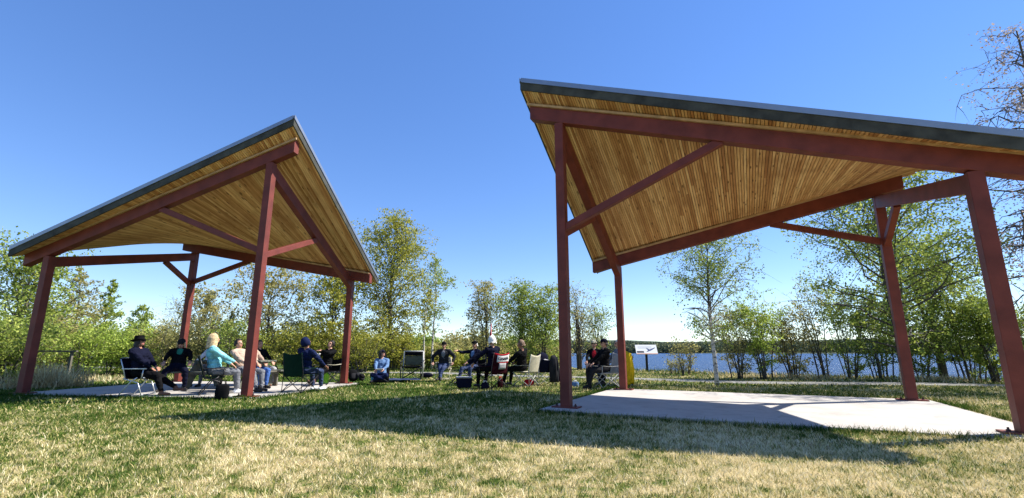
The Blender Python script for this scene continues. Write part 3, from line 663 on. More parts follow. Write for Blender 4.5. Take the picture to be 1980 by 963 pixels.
# wooded far shore: one mass
def far_woods():
    P = []; 
    for k in range(9000):
        th = rr.uniform(-1.0, 1.25); r_ = 585+abs(rr.gauss(0, 1))*90 if k < 5200 else rr.uniform(640, 1500)
        P.append((r_*math.sin(th), r_*math.cos(th), th, r_))
    V = []; rn = []
    pts = []
    for x, y, th, r_ in P:
        hh = (6+5*rr.random()+5*max(0, mnoise.noise((th*14, 0, 0))))*(1 if r_ < 900 else .9)
        hb = max(0, min(1, (r_-620)/2400))*(66+7*math.sin(th*5+1)+5*math.sin(th*13)+3*math.sin(th*31))
        for q_ in range(16):
            t = rr.random(); rad = (1-abs(t-.4))*2.6
            pts.append((x+rr.gauss(0, rad*.7), y+rr.gauss(0, rad*.7), hb+.3+hh*t))
    P = np.array(pts); V, F, r_ = leaves(P, 3.4)
    me = leafobj_mesh('far_woods', V, F, r_, leafmat('far_foliage_hazed', (.06, .085, .055), (.10, .125, .07), (.17, .18, .09), .2))  # leaf colours lightened to stand in for haze over the lake
    o = bpy.data.objects.new('far_woods', me); COL.objects.link(o); tag(o, 'low dark woods along the far shore of the lake', 'woods', kind='stuff')
far_woods()

# ------------------------------------------------------------------ people
SKIN = mat('skin', (.50, .27, .18), .55, var=.08, vscale=20)
SKIN2 = mat('skin_tanned', (.34, .16, .10), .55, var=.08, vscale=20)
LIP = mat('lip', (.38, .12, .10), .5); EYE = mat('eye_dark', (.015, .012, .012), .25)
def cloth(name, c, var=.18): return mat(name, c, .9, bump=.35, bscale=120, var=var, vscale=9, spec=.05)
C_BLACK = cloth('black_cloth', (.007, .007, .008)); C_NAVY = cloth('navy_cloth', (.007, .008, .020)); C_BLUE = cloth('blue_denim', (.06, .13, .36))
C_JEAN = cloth('jeans', (.04, .055, .11)); C_GREY = cloth('grey_cloth', (.16, .165, .18)); C_CHAR = cloth('charcoal_cloth', (.022, .022, .025))
C_BEI = cloth('beige_cloth', (.42, .31, .24)); C_TUR = cloth('turquoise_cloth', (.20, .50, .54), .45); C_OLV = cloth('olive_cloth', (.13, .13, .08))
C_YEL = cloth('yellow_cloth', (.72, .48, .02)); C_WHITE = cloth('white_cloth', (.72, .72, .72)); C_RED = cloth('red_cloth', (.45, .02, .03)); C_MAR = cloth('maroon_cloth', (.028, .004, .008))
C_DGRN = cloth('dark_green_cloth', (.004, .020, .013)); C_TAN = cloth('sand_cloth', (.42, .39, .29)); C_LGREY = cloth('light_grey_cloth', (.36, .36, .37)); C_BROWN = mat('brown_leather', (.16, .07, .04), .5)
C_SHOE = mat('black_leather', (.02, .018, .018), .45); C_ROYAL = cloth('royal_blue_cloth', (.012, .018, .058)); C_LIME = cloth('lime_cloth', (.25, .60, .05)); C_GRN = cloth('green_print', (.03, .20, .13)); C_LBLUE = cloth('light_denim', (.11, .19, .34))
H_BLOND = mat('blonde_hair', (.58, .42, .23), .6, bump=.8, bscale=60, var=.5, vscale=30); H_WHITE = mat('white_hair', (.80, .76, .68), .6, bump=.6, bscale=60, var=.1)
H_DARK = mat('dark_hair', (.018, .013, .011), .5, bump=.5, bscale=60); H_BRN = mat('brown_hair', (.14, .085, .05), .6, bump=.5, bscale=60, var=.25, vscale=14)

def ik(a, b, l1, l2, hint):
    a, b = Vector(a), Vector(b); d = b-a; L = min(d.length, (l1+l2)*.995); u = d.normalized()
    x = (l1*l1-l2*l2+L*L)/(2*L); h = math.sqrt(max(0, l1*l1-x*x)); hv = Vector(hint); hv = (hv-u*hv.dot(u)).normalized()
    return a+u*x+hv*h, a+u*L
def frame(pitch=0, yaw=0, roll=0):
    return Matrix.Rotation(yaw, 3, 'Z')@Matrix.Rotation(-pitch, 3, 'X')@Matrix.Rotation(roll, 3, 'Y')
def person(label, x, y, yaw, seat=.44, lean=.12, side=0., hands=((-.22,.38,.62),(.22,.38,.62)), feet=((-.13,.50,.0),(.13,.50,.0)), head=(0, 0), knee=((-.15,1,.9),(.15,1,.9)),
           elbow=((-1,-.5,-.6),(1,-.5,-.6)), cols=(C_BLACK, C_JEAN, C_SHOE, SKIN), hair=None, hat=None, group=None, sc=1., accent=None, bulk=1., glasses=False, z0=0., hood=False, toes=None, sleeve=True, foot_up=0.):
    top, bot, shoe, skin = cols
    root = empty('person', (x, y, z0), yaw, label=label, cat='person', group=group); root.scale = (sc, sc, sc)
    mats = [top, bot, shoe, skin, EYE, LIP, accent or top]
    P = []    # primitives
    cap = lambda a, ra, b, rb, m: P.append(('c', Vector(a), Vector(b), ra, rb, m))
    ell = lambda c, r, M, m: P.append(('e', Vector(c), Vector(r), M, m))
    hc = Vector((0, 0, seat+.10)); M1 = frame(-lean, 0, side); s1 = M1@Vector((0, 0, 1)); M2 = frame(-lean*1.35-.06, 0, side*1.2); s2 = M2@Vector((0, 0, 1))
    M2 = M2; waist = hc+s1*.17; chest = waist+s2*.20; neck = chest+s2*.165; b = bulk
    ell(hc, (.175*b, .135*b, .12), M1, 1); ell(hc+s1*.09, (.165*b, .125*b, .13), M1, 0); ell(waist+s1*.02, (.155*b, .12*b, .15), M1, 0); ell(chest, (.178*b, .122*b, .17), M2, 0)
    ell(chest+s2*.06+M2@Vector((0, -.02, 0)), (.17*b, .10*b, .11), M2, 0)
    cap(neck-s2*.03, .062, neck+s2*.05, .055, 3)
    # head
    HM = frame(head[0]-lean*.3, head[1]); nk = neck+s2*.05; hd = nk+HM@Vector((0, .022, .125))
    ell(hd, (.076, .096, .112), HM, 3); ell(hd+HM@Vector((0, .03, -.055)), (.058, .066, .062), HM, 3)
    ell(hd+HM@Vector((0, .098, -.018)), (.013, .020, .024), HM, 3); cap(hd+HM@Vector((0, .088, .02)), .010, hd+HM@Vector((0, .108, -.02)), .014, 3)
    for q in (-1, 1):
        ell(hd+HM@Vector((q*.078, -.002, -.01)), (.012, .022, .034), HM, 3)
        ell(hd+HM@Vector((q*.032, .082, .006)), (.015, .012, .010), HM, 4)
    ell(hd+HM@Vector((0, .088, -.058)), (.024, .010, .010), HM, 5)
    # arms
    for i, q in enumerate((-1, 1)):
        sh = neck+M2@Vector((q*.165*b, -.005, -.055)); el, wr = ik(sh, hands[i], .29, .25, elbow[i])
        cap(neck+M2@Vector((q*.05, 0, -.015)), .06, sh, .066*b, 0)
        cap(sh, .066*b, el, .052*b, 0); cap(el, .052*b, wr-(wr-el).normalized()*.02, .036, 0 if sleeve else 3)
        f = (wr-el).normalized(); cap(wr-f*.02, .027, wr+f*.02, .026, 3)
        dn = Vector((0, 0, -1)); dirn = (f+Vector((0, .35, -.35))).normalized(); sd = dirn.cross(dn)
        sd = sd.normalized() if sd.length > .1 else Vector((1, 0, 0)); nm = sd.cross(dirn).normalized()
        HMx = Matrix((sd, dirn, nm)).transposed(); pc = wr+dirn*.055
        ell(pc, (.042, .052, .017), HMx, 3)
        for k, (o, ln) in enumerate(((-.031, .062), (-.0105, .072), (.0105, .068), (.031, .052))):
            a = pc+sd*o+dirn*.038; m1 = a+(dirn+sd*o*3).normalized()*ln*.55-nm*.004; m2 = m1+(dirn*.7-nm*.65*(1 if nm.z > 0 else -1)).normalized()*ln*.55
            cap(a, .0105, m1, .0098, 3); cap(m1, .0098, m2, .0085, 3)
        tb = pc-sd*q*.03-dirn*.02; tm = tb-sd*q*.032+dirn*.03; cap(tb, .013, tm, .012, 3); cap(tm, .012, tm+dirn*.028-sd*q*.006, .0095, 3)
    # legs
    for i, q in enumerate((-1, 1)):
        hp = hc+Vector((q*.095*b, .02, -.02)); an = Vector(feet[i])+Vector((0, 0, .085)); kn, an = ik(hp, an, .43, .41, knee[i])
        cap(hp, .088*b, kn, .064*b, 1); cap(kn, .064*b, an+(kn-an).normalized()*.05, .050, 1); cap(an+(kn-an).normalized()*.05, .042, an, .038, 2 if toes is None else 3)
        fd = (Vector((an.x-hp.x, max(.15, an.y-hp.y), 0))).normalized() if toes is None else Vector(toes[i]).normalized()
        up = Vector((0, 0, foot_up)); fd = (fd+up).normalized()
        heel = an+Vector((0, 0, -.045))-fd*.035; cap(heel, .040, an-Vector((0, 0, .040))+fd*.08, .040, 2); cap(an-Vector((0, 0, .040))+fd*.08, .040, an-Vector((0, 0, .050))+fd*.165, .033, 2)
    if hood: ell(neck+M2@Vector((0, -.07, .0)), (.11, .07, .07), M2, 0)
    mb = MB()
    for p in P:
        if p[0] == 'c': mb.tube([p[1], p[1].lerp(p[2], .5), p[2]], [p[3], (p[3]+p[4])/2, p[4]], 10); mb.ell(p[1], (p[3],)*3, n=10, m=6); mb.ell(p[2], (p[4],)*3, n=10, m=6)
        else: mb.ell(p[1], p[2], p[3], n=14, m=9)
    tmp = mb.build('body', mats); rm = tmp.modifiers.new('r', 'REMESH'); rm.mode = 'VOXEL'; rm.voxel_size = .0105; rm.use_smooth_shade = True
    sm = tmp.modifiers.new('s', 'SMOOTH'); sm.iterations = 2; sm.factor = .5
    dg = bpy.context.evaluated_depsgraph_get(); me = bpy.data.meshes.new_from_object(tmp.evaluated_get(dg)); bpy.data.objects.remove(tmp)
    me.materials.clear()
    for m_ in mats: me.materials.append(m_)
    nv = len(me.vertices); co = np.empty(nv*3, np.float32); me.vertices.foreach_get('co', co); co = co.reshape(-1, 3).astype(float)
    best = np.full(nv, 1e9); lab = np.zeros(nv, int)
    for p in P:
        if p[0] == 'c':
            a, bb = np.array(p[1]), np.array(p[2]); d = bb-a; t = np.clip(((co-a)@d)/(d@d+1e-12), 0, 1); ds = np.linalg.norm(co-(a+t[:, None]*d), axis=1)-(p[3]+(p[4]-p[3])*t); m_ = p[5]
        else:
            q = (co-np.array(p[1]))@np.array(p[3])/np.array(p[2]); ds = (np.linalg.norm(q, axis=1)-1)*min(p[2]); m_ = p[4]
            if m_ in (4, 5): ds -= .004
        k = ds < best; best[k] = ds[k]; lab[k] = m_
    # folds in the clothes
    no = np.empty(nv*3, np.float32); me.vertices.foreach_get('normal', no); no = no.reshape(-1, 3)
    amp = np.where(lab <= 1, .011, np.where(lab == 2, .002, 0))
    sd_ = x*3.1+y
    nz = np.array([mnoise.noise(Vector((v[0]*13+sd_, v[1]*13, v[2]*21)))+.6*mnoise.noise(Vector((v[0]*30, v[1]*30+sd_, v[2]*45))) for v in co])
    co2 = co+no*(nz*amp)[:, None]; me.vertices.foreach_set('co', co2.astype(np.float32).ravel())
    if accent is not None:
        ac = np.array(chest+M2@Vector((0, .13, .02))); lab[(lab == 0) & (np.linalg.norm((co-ac)*np.array([1.5, 1, .75]), axis=1) < .10)] = 6
    fi = np.array([lab[p.vertices[0]] for p in me.polygons], np.int32); me.polygons.foreach_set('material_index', fi); me.shade_smooth(); me.update()
    bo = bpy.data.objects.new('body', me); COL.objects.link(bo); bo.parent = root
    # hair
    if hair:
        hm, ln = hair; mb = MB()
        def hf(u, v):
            a = (u-.5)*2*R(128 if ln > .1 else (88 if hat else 112)); ti = v
            if ti < .55:
                th = ti/.55*R(95); r_ = (.092, .112, .126); p = Vector((math.sin(a)*math.sin(th)*r_[0], -math.cos(a)*math.sin(th)*r_[1]-.004, math.cos(th)*r_[2]+.004))
                if ti < .1: pass
            else:
                k = (ti-.55)/.45; p = Vector((math.sin(a)*(.093+.035*k*min(1, ln*3)), -math.cos(a)*(.112+.0*k)-.004-.02*k, -.011-(ln+.05*mnoise.noise((a*3, sd_, 0)))*k))
            p *= 1+.11*mnoise.noise(Vector((a*5, ti*5, sd_)))
            return hd+HM@p
        mb.grid(hf, 26, 14); ho = mb.build('hair', hm, root, smooth=True, weld=True)
        so_ = ho.modifiers.new('t', 'SOLIDIFY'); so_.thickness = .016; so_.offset = -1
        mb = MB(); mb.ell(hd+HM@Vector((0, -.012, .022)), (.088, .104, .112), frame(head[0]+.35, head[1]), n=16, m=10); 
        # scalp cap joined below the strands
        mb2 = mb
        bm = bmesh.new(); me2 = bpy.data.meshes.new('scalp'); me2.from_pydata([tuple(v) for v in mb2.v], [], mb2.f); bm.from_mesh(me2)
        inv = HM.inverted(); kill = [v for v in bm.verts if (inv@(v.co-hd)).y > .055 and (inv@(v.co-hd)).z < .058 or (inv@(v.co-hd)).z < -.08]
        bmesh.ops.delete(bm, geom=kill, context='VERTS'); bm.to_mesh(me2); bm.free(); me2.materials.append(hm); me2.shade_smooth()
        o2 = bpy.data.objects.new('hair_crown', me2); COL.objects.link(o2); o2.parent = ho; o2.modifiers.new('t', 'SOLIDIFY').thickness = .012
    if hat:
        kind, hm = hat; mb = MB(); inv = HM
        if kind == 'cap':
            Q = []; n = 18
            for j in range(7):
                t = j/6*math.pi/2; Q.append([hd+HM@Vector((.093*math.cos(t)*math.cos(2*math.pi*k/n), -.004+.113*math.cos(t)*math.sin(2*math.pi*k/n), .035+.098*math.sin(t)**.9)) for k in range(n)])
            Vv = [p for r_ in Q for p in r_]; Ff = [(j*n+k, j*n+(k+1) % n, (j+1)*n+(k+1) % n, (j+1)*n+k) for j in range(6) for k in range(n)]+[tuple(range(n))[::-1]]
            mb.add(Vv, Ff)
            ho = mb.build('cap', hm, root, smooth=True, weld=True); mb = MB()
            mb.grid(lambda u, v: hd+HM@Vector(((u-.5)*.155*(1-.15*v), .095*math.cos((u-.5)*1.7)+v*.078*math.cos((u-.5)*2.2), .045-.012*v-.05*(u-.5)**2*4*.35)), 10, 4, thick=.006)
            mb.build('peak', hm, ho, smooth=True)
        elif kind == 'brim':
            mb.tube([hd+HM@Vector((0, -.01, z)) for z in (.02, .06, .12, .145, .15)], [.105, .102, .096, .085, .02], 20); ho = mb.build('hat', hm, root, smooth=True); mb = MB()
            V = []; n = 28
            for r_, dz in ((.09, .035), (.13, .03), (.17, .042)):
                V += [hd+HM@Vector((r_*math.cos(2*math.pi*k/n), -.01+r_*1.05*math.sin(2*math.pi*k/n), dz+.012*math.cos(4*math.pi*k/n))) for k in range(n)]
            Ff = [(j*n+k, j*n+(k+1) % n, (j+1)*n+(k+1) % n, (j+1)*n+k) for j in range(2) for k in range(n)]; mb.add(V, Ff)
            br = mb.build('brim', hm, ho, smooth=True); br.modifiers.new('t', 'SOLIDIFY').thickness = .006
        elif kind == 'hood':
            mb.grid(lambda u, v: hd+HM@Vector((math.sin((u-.5)*2*R(125))*math.sin(R(8)+v*R(120))*.115, -math.cos((u-.5)*2*R(125))*math.sin(R(8)+v*R(120))*.135-.005, math.cos(R(8)+v*R(120))*.15+.005)), 18, 12)
            ho = mb.build('hood', hm, root, smooth=True); s_ = ho.modifiers.new('t', 'SOLIDIFY'); s_.thickness = .015; s_.offset = -1
    if glasses:
        mb = MB()
        for q in (-1, 1):
            mb.ell(hd+HM@Vector((q*.034, .094, .006)), (.028, .007, .019), HM, n=12, m=6); mb.bar(hd+HM@Vector((q*.06, .092, .012)), hd+HM@Vector((q*.083, -.0, .012)), .004, .006)
        mb.bar(hd+HM@Vector((-.012, .1, .012)), hd+HM@Vector((.012, .1, .012)), .004, .006)
        mb.build('sunglasses', EYE, root, smooth=False)
    root['_head'] = 0; del root['_head']
    return root, dict(hd=hd, HM=HM, chest=chest, M2=M2, neck=neck)

# ------------------------------------------------------------------ chairs
def camp_chair(label, x, y, yaw, back=C_DGRN, seatc=None, tube=BLK, arm=None, top=.92, wd=.54, z0=0., name='camp_chair', group='folding camp chairs of the circle'):
    seatc = seatc or back; arm = arm or back
    r = empty(name, (x, y, z0), yaw, label=label, cat='chair', group=group)
    h = wd/2; fz = .40; fr = .26; bk = -.24; tr = .0095
    A = lambda n, pts: (lambda mb: (mb.tube(pts, tr, 6), mb.build(n, tube, r, smooth=True)))(MB())
    A('leg', [(-h, fr, .01), (h, fr, fz)]); A('leg', [(h, fr+.02, .01), (-h, fr+.02, fz)])
    A('leg', [(-h, bk-.06, .01), (h, bk, fz)]); A('leg', [(h, bk-.08, .01), (-h, bk-.02, fz)])
    for q in (-1, 1):
        A('leg', [(q*h, fr, .01), (q*h, bk, fz)]); A('leg', [(q*(h+.012), bk-.06, .01), (q*(h+.012), fr, fz)])
        A('back_upright', [(q*h, bk-.07, .01), (q*h, bk-.05, fz+.1), (q*(h-.02), bk-.14, top)])
        A('arm_post', [(q*h, fr, fz), (q*h, fr-.01, .60)])
        mb = MB(); mb.grid(lambda u, v: (q*(h-.035+.07*v), fr+.02-u*(fr-bk+.08), .61-.02*math.sin(math.pi*u)), 8, 2, thick=.012); mb.build('armrest', arm, r, smooth=True)
        for (fx, fy) in ((q*h, fr+.01), (q*h, bk-.065)):
            mb = MB(); mb.tube([(fx, fy, -.005), (fx, fy, .03)], .018, 8); mb.build('foot', BLK, r)
    mb = MB(); mb.grid(lambda u, v: ((u-.5)*(wd-.02), fr-v*(fr-bk), fz+.01-.045*math.sin(math.pi*u)*(.5+.5*math.sin(math.pi*min(1, v+.15)))), 12, 8, thick=.008); mb.build('seat', seatc, r, smooth=True)
    mb = MB(); mb.grid(lambda u, v: ((u-.5)*(wd+.005), bk-.03-.11*v-.05*math.sin(math.pi*u)*(1-.3*v), fz-.02+v*(top-fz+.02)-.05*math.sin(math.pi*u)*v*v+.008*math.sin(u*20)*(1-v)), 12, 10, thick=.010); b = mb.build('backrest', back, r, smooth=True)
    return r, b
def lawn_chair(label, x, y, yaw, webc, tube, z0=0., top=.86, wd=.5, name='lawn_chair', drape=None):
    r = empty(name, (x, y, z0), yaw, label=label, cat='chair'); h = wd/2; tr = .0125
    def A(n, pts, m=tube, rr_=tr):
        mb = MB(); mb.tube(pts, rr_, 8); return mb.build(n, m, r, smooth=True)
    for q in (-1, 1):
        A('leg', [(q*h, .24, .0), (q*h, .12, .30), (q*h, -.20, .40)]); A('leg', [(q*(h+.014), -.26, .0), (q*(h+.014), -.02, .33), (q*(h+.014), .10, .42)])
        A('back_upright', [(q*(h-.02), -.16, .36), (q*(h-.02), -.26, .66), (q*(h-.03), -.33, top-.03)])
        A('arm_post', [(q*h, .18, .40), (q*h, .20, .60)])
        mb = MB(); mb.bar((q*h, .26, .615), (q*h, -.26, .615), .045, .022); mb.build('armrest', tube, r, bevel=.006)
    A('back_frame', [(-h+.03, -.33, top-.03), (-h+.08, -.345, top), (h-.08, -.345, top), (h-.03, -.33, top-.03)])
    A('seat_frame', [(-h, .22, .41), (h, .22, .41)]); A('crossbar', [(-h, .24, .03), (h, .24, .03)]); A('crossbar', [(-h, -.26, .03), (h, -.26, .03)])
    mb = MB(); mb.grid(lambda u, v: ((u-.5)*(wd-.03), .22-v*.40, .405-.03*math.sin(math.pi*u)+.004*math.sin(v*40)), 10, 24, thick=.006); mb.build('seat', webc, r, smooth=True)
    mb = MB(); mb.grid(lambda u, v: ((u-.5)*(wd-.05), -.17-.175*v-.03*math.sin(math.pi*u), .38+v*(top-.385)), 10, 12, thick=.02); mb.build('backrest', webc, r, smooth=True)
    return r
def draped(name, label, cat, x, y, z, yaw, wd, ht, m, depth=.10, seed=1, group=None, thick=.02, bell=.25):
    r = tagd = None; mb = MB(); q = Vector((seed*1.7, 0, 0))
    def f(u, v):
        a = (u-.5)*wd*(.5+.5*min(1, v*3)**.6+bell*v)
        return (a, -depth*(1-abs(2*u-1)**3)*(1 if v > .02 else .2)-.05*math.sin(v*3)+.075*mnoise.noise(Vector((u*8, v*1.5, 0))+q)*(.4+v), -v*ht*(1+.10*mnoise.noise(Vector((u*3, 9, 0))+q)))
    mb.grid(f, 22, 14, thick=thick); o = mb.build(name, m, None, smooth=True, loc=(x, y, z)); o.rotation_euler = (0, 0, yaw); tag(o, label, cat, group); return o
def at(px, py, z=0.):
    U = -(py-506.578)/872.914; X = (px-984.194)/872.914; c, s = math.cos(PITCH), math.sin(PITCH); d = Vector((X, c-U*s, s+U*c)); t = (z-1)/d.z; return d.x*t, d.y*t
def facing(x, y, off=0): return math.atan2(-x, y)+off      # yaw 0 + looking straight away from the camera, plus an offset
PI = math.pi
OFFS = lambda x, y, yaw, f, r=0: (x-math.sin(yaw)*f+math.cos(yaw)*r, y+math.cos(yaw)*f+math.sin(yaw)*r)

# hatted person in the navy lawn chair, in profile facing right
x, y = -8.68, 10.95; ya = -PI/2+.12
lawn_chair('white-framed folding lawn chair with navy seat under the hatted person', x, y, ya, C_NAVY, SILV)
person('person in black brimmed hat and long dark coat at far left, legs stretched out', *OFFS(x, y, ya, -.02), ya, lean=.12, head=(-.10, -.1), hands=((-.10,.27,.66),(.12,.30,.64)), feet=((-.10,.92,.02),(.12,.60,.0)), knee=((0,.3,1),(0,.6,1)),
       cols=(C_NAVY, C_BLACK, C_BROWN, SKIN2), hair=(H_DARK, .13), hat=('brim', C_BLACK), bulk=1.36, glasses=True)
# picnic table
def picnic_table(x, y, yaw):
    m = mat('weathered_table_wood', (.11, .115, .09), .8, bump=.4, bscale=30, var=.25, vscale=5)
    r = empty('picnic_table', (x, y, 0), yaw, label='weathered grey-green picnic table with attached benches under the left shelter', cat='table')
    def pl(n, ys, z, th=.04, L=2.3):
        for k, yy in enumerate(ys): mb = MB(); mb.box((0, yy, z), (L, .135, th)); mb.build(n, m, r, bevel=.006)
    pl('table_plank', (-.29, -.145, 0, .145, .29), .745); pl('bench_plank', (-.80, -.66), .455); pl('bench_plank', (.66, .80), .455)
    for sx in (-.82, .82):
        for q in (-1, 1): mb = MB(); mb.bar((sx, q*.22, .72), (sx, q*.62, .0), .24, .05, up=(1, 0, 0)); mb.build('leg', m, r, bevel=.005)
        mb = MB(); mb.box((sx+.05, 0, .405), (.045, 1.66, .10)); mb.build('cross_support', m, r, bevel=.005); mb = MB(); mb.box((sx+.05, 0, .69), (.045, .72, .08)); mb.build('top_support', m, r, bevel=.005)
picnic_table(-7.95, 13.25, -.12)
# woman in black hoodie on the near bench, facing the camera
x, y = at(352, 752); y += .35; x *= (y/(y-.35)); y = 12.4; x = PX(342, 12.4)
person('person in sunglasses and black hoodie leaning forward on the table bench, hands on knees', x, y, PI+.55, seat=.48, sc=1.05, lean=.46, head=(.38, -.1), hands=((-.30,.47,.56),(.32,.47,.56)), feet=((-.22,.34,0),(.26,.50,0)), elbow=((-1,-.2,.2),(1,-.2,.2)),
       cols=(C_BLACK, C_NAVY, C_SHOE, SKIN), hair=(H_BLOND, .12), hat=('cap', C_CHAR), glasses=True, accent=C_GRN, bulk=1.08)
x, y = PX(402, 14.1), 14.1
person('person in a rounded grey cap mostly hidden behind the black hoodie', x, y, PI, seat=.46, lean=.2, cols=(C_WHITE, C_GREY, C_SHOE, SKIN), hair=(H_BRN, .02), hat=('brim', C_GREY))
# blonde in turquoise
x, y = -7.18, 11.3; ya = -.95
lawn_chair('dark green folding chair holding the blonde person in turquoise', x, y, ya, C_DGRN, BLK, top=.9, name='folding_chair')
person('person with long blonde hair and turquoise jacket seen from behind in a dark folding chair', *OFFS(x, y, ya, .0), ya, lean=.10, sc=1.05, head=(0, .1), hands=((-.16,.40,.62),(.20,.44,.68)), cols=(C_TUR, C_GREY, C_WHITE, SKIN), hair=(H_BLOND, .19), bulk=1.2)
# three people on the bench end behind the front post
x, y = PX(487, 12.1), 12.1
person('person in beige jacket hunched on a bench, partly behind the left shelter front post', x-.22, y, -PI/2-.25, seat=.46, lean=.32, head=(-.1, 0), hands=((-.16,.45,.58),(.16,.42,.58)), feet=((-.12,.50,0),(.14,.58,0)), cols=(C_BEI, C_GREY, C_SHOE, SKIN), hair=(H_DARK, .02), bulk=1.12)
x, y = PX(497, 13.1), 13.1
person('person in blue jeans with hands on knees, half hidden by the left front post', x-.1, y, -PI/2-.45, seat=.46, lean=.30, hands=((-.10,.44,.60),(.16,.46,.60)), feet=((-.1,.45,0),(.12,.50,0)), cols=(C_BEI, C_BLUE, C_CHAR, SKIN), hair=(H_BRN, .02))
x, y = PX(505, 14.2), 14.2
person('person in light grey trousers and brown shoes, furthest of those behind the front post', x, y, -PI/2-.5, seat=.46, lean=.25, hands=((-.14,.44,.60),(.16,.46,.60)), feet=((-.1,.48,0),(.12,.56,0)), cols=(C_BLACK, C_LGREY, C_BROWN, SKIN), hair=(H_DARK, .02))
mb = MB(); m_b = mat('bench_wood', (.12, .11, .085), .8, var=.2)
bn = empty('bench', (PX(486, 12.9), 12.9, 0), 1.42, label='low wooden bench running back behind the front post of the left shelter', cat='bench')
for k in (-.1, .1): mb = MB(); mb.box((0, k, .44), (2.6, .18, .04)); mb.build('seat_plank', m_b, bn, bevel=.005)
for k in (-1.1, 1.1): mb = MB(); mb.box((k, 0, .21), (.06, .10, .42)); mb.build('leg', m_b, bn, bevel=.005)
# green camp chair seen from behind
x, y = -5.38, 12.05; ya = -.30
camp_chair('dark green high-backed camp chair seen from behind on the edge of the left slab', x, y, ya, C_DGRN, top=.98, wd=.60)
person('person in a navy hooded jacket slumped in the dark green camp chair', *OFFS(x, y, ya, .04, .06), ya, lean=.08, side=.10, head=(-.35, -.5), hands=((-.3,.3,.66),(.34,.34,.64)), cols=(C_ROYAL, C_JEAN, C_WHITE, SKIN2), hair=(H_DARK, .03), hat=('hood', C_ROYAL), bulk=1.12)
# man eating
x, y = PX(632, 14.6), 14.6; ya = PI-.35
camp_chair('black camp chair with tan armrests under the man who is eating', x, y, ya, C_BLACK, arm=C_TAN, top=.80)
person('person in black eating with one hand at the mouth, thick-soled shoe towards the camera', *OFFS(x, y, ya, .05), ya, lean=.16, head=(-.25, .05), hands=((-.05,.30,1.04),(.10,.34,.86)), feet=((-.30,.86,.05),(-.12,.78,.0)), elbow=((-1,0,-.5),(1,0,-.5)), knee=((0,.4,1),(0,.5,1)), cols=(C_BLACK, C_BLACK, C_BROWN, SKIN), hair=(H_DARK, .02), glasses=True, bulk=1.15, foot_up=.7)
mb = MB(); p_ = OFFS(x, y, ya, .40, .06); mb.grid(lambda u, v: ((u-.5)*.15+.02*math.sin(v*9), (v-.5)*.12, .05*math.sin(u*7)*math.cos(v*5)), 8, 8, thick=.01); nb_ = mb.build('paper_wrapper', C_WHITE, None, smooth=True, loc=(p_[0], p_[1], .90)); tag(nb_, 'white food wrapper held by the man who is eating', 'wrapper'); nb_.rotation_euler = (1.1, 0, .3)
# woman in the denim jacket, cross-legged in a low chair
x, y = PX(737, 15.6, .4), 15.6; ya = PI+.15
person('person in dark cap and blue denim jacket sitting cross-legged on the grass, reading', x, y, ya, seat=.14, lean=.12, head=(-.25, .65), hands=((-.10,.34,.44),(.12,.36,.42)), feet=((.16,.42,.02),(-.16,.46,.04)), knee=((-1,.45,.35),(1,.45,.35)), cols=(C_LBLUE, C_ROYAL, C_CHAR, SKIN), hair=(H_DARK, .16), hat=('cap', C_NAVY), bulk=1.1)
mb = MB(); mb.box((0, 0, 0), (.24, .17, .012)); b_ = mb.build('book', C_WHITE, None, loc=(OFFS(x, y, ya, .40)[0], OFFS(x, y, ya, .40)[1], .43), bevel=.002); b_.rotation_euler = (.3, 0, ya); tag(b_, 'small open pale booklet on the lap of the person in denim', 'book')
low = empty('ground_chair', (x, y+.02, 0), ya, label='low legless black chair behind the person in the denim jacket', cat='chair')
mb = MB(); mb.grid(lambda u, v: ((u-.5)*.5, -.20-.10*v, .02+v*.56), 6, 6, thick=.03); mb.build('backrest', C_BLACK, low, smooth=True); mb = MB(); mb.box((0, .02, .02), (.5, .44, .04)); mb.build('seat', C_BLACK, low, bevel=.01)
# empty director chair
x, y = PX(797, 17.4, .5), 17.4
dc = empty('folding_chair', (x, y, 0), PI+.05, label='empty black folding chair with pale mesh back, right of the person in denim', cat='chair')
def tb(n, pts, m, r_=.014, par=dc):
    mb = MB(); mb.tube(pts, r_, 8); return mb.build(n, m, par, smooth=True)
for q in (-1, 1):
    tb('leg', [(q*.37, .28, 0), (q*.37, .26, .46)], BLK, .02); tb('leg', [(q*.37, -.22, 0), (q*.37, -.24, .5), (q*.36, -.30, 1.02)], GREYT, .022)
    mb = MB(); mb.bar((q*.39, .28, .62), (q*.39, -.28, .68), .06, .03); mb.build('armrest', BLK, dc, bevel=.008); tb('arm_post', [(q*.38, .26, .44), (q*.38, .25, .62)], BLK, .015)
tb('back_bar', [(-.36, -.30, 1.02), (.36, -.30, 1.02)], GREYT, .022)
for a, b in (((-.36,.26,.02),(.36,.26,.44)), ((.36,.27,.02),(-.36,.27,.44)), ((-.36,-.24,.02),(.36,-.24,.44)), ((.36,-.25,.02),(-.36,-.25,.44)), ((-.30,-.31,.50),(-.05,-.29,.98)), ((.30,-.31,.50),(.05,-.29,.98))): tb('crossing_tube', [a, b], BLK, .011)
mb = MB(); mb.box((0, .01, .455), (.70, .50, .05)); mb.build('seat', C_BLACK, dc, bevel=.015)
mb = MB(); mb.grid(lambda u, v: ((u-.5)*.66, -.262-.03*v-.01*math.sin(math.pi*u), .50+v*.36), 8, 8, thick=.006); mb.build('mesh_back', C_OLV, dc, smooth=True)
mb = MB(); mb.grid(lambda u, v: ((u-.5)*.66, -.292-.01*v, .865+v*.14), 8, 3, thick=.03); mb.build('head_panel', C_BLACK, dc, smooth=True)
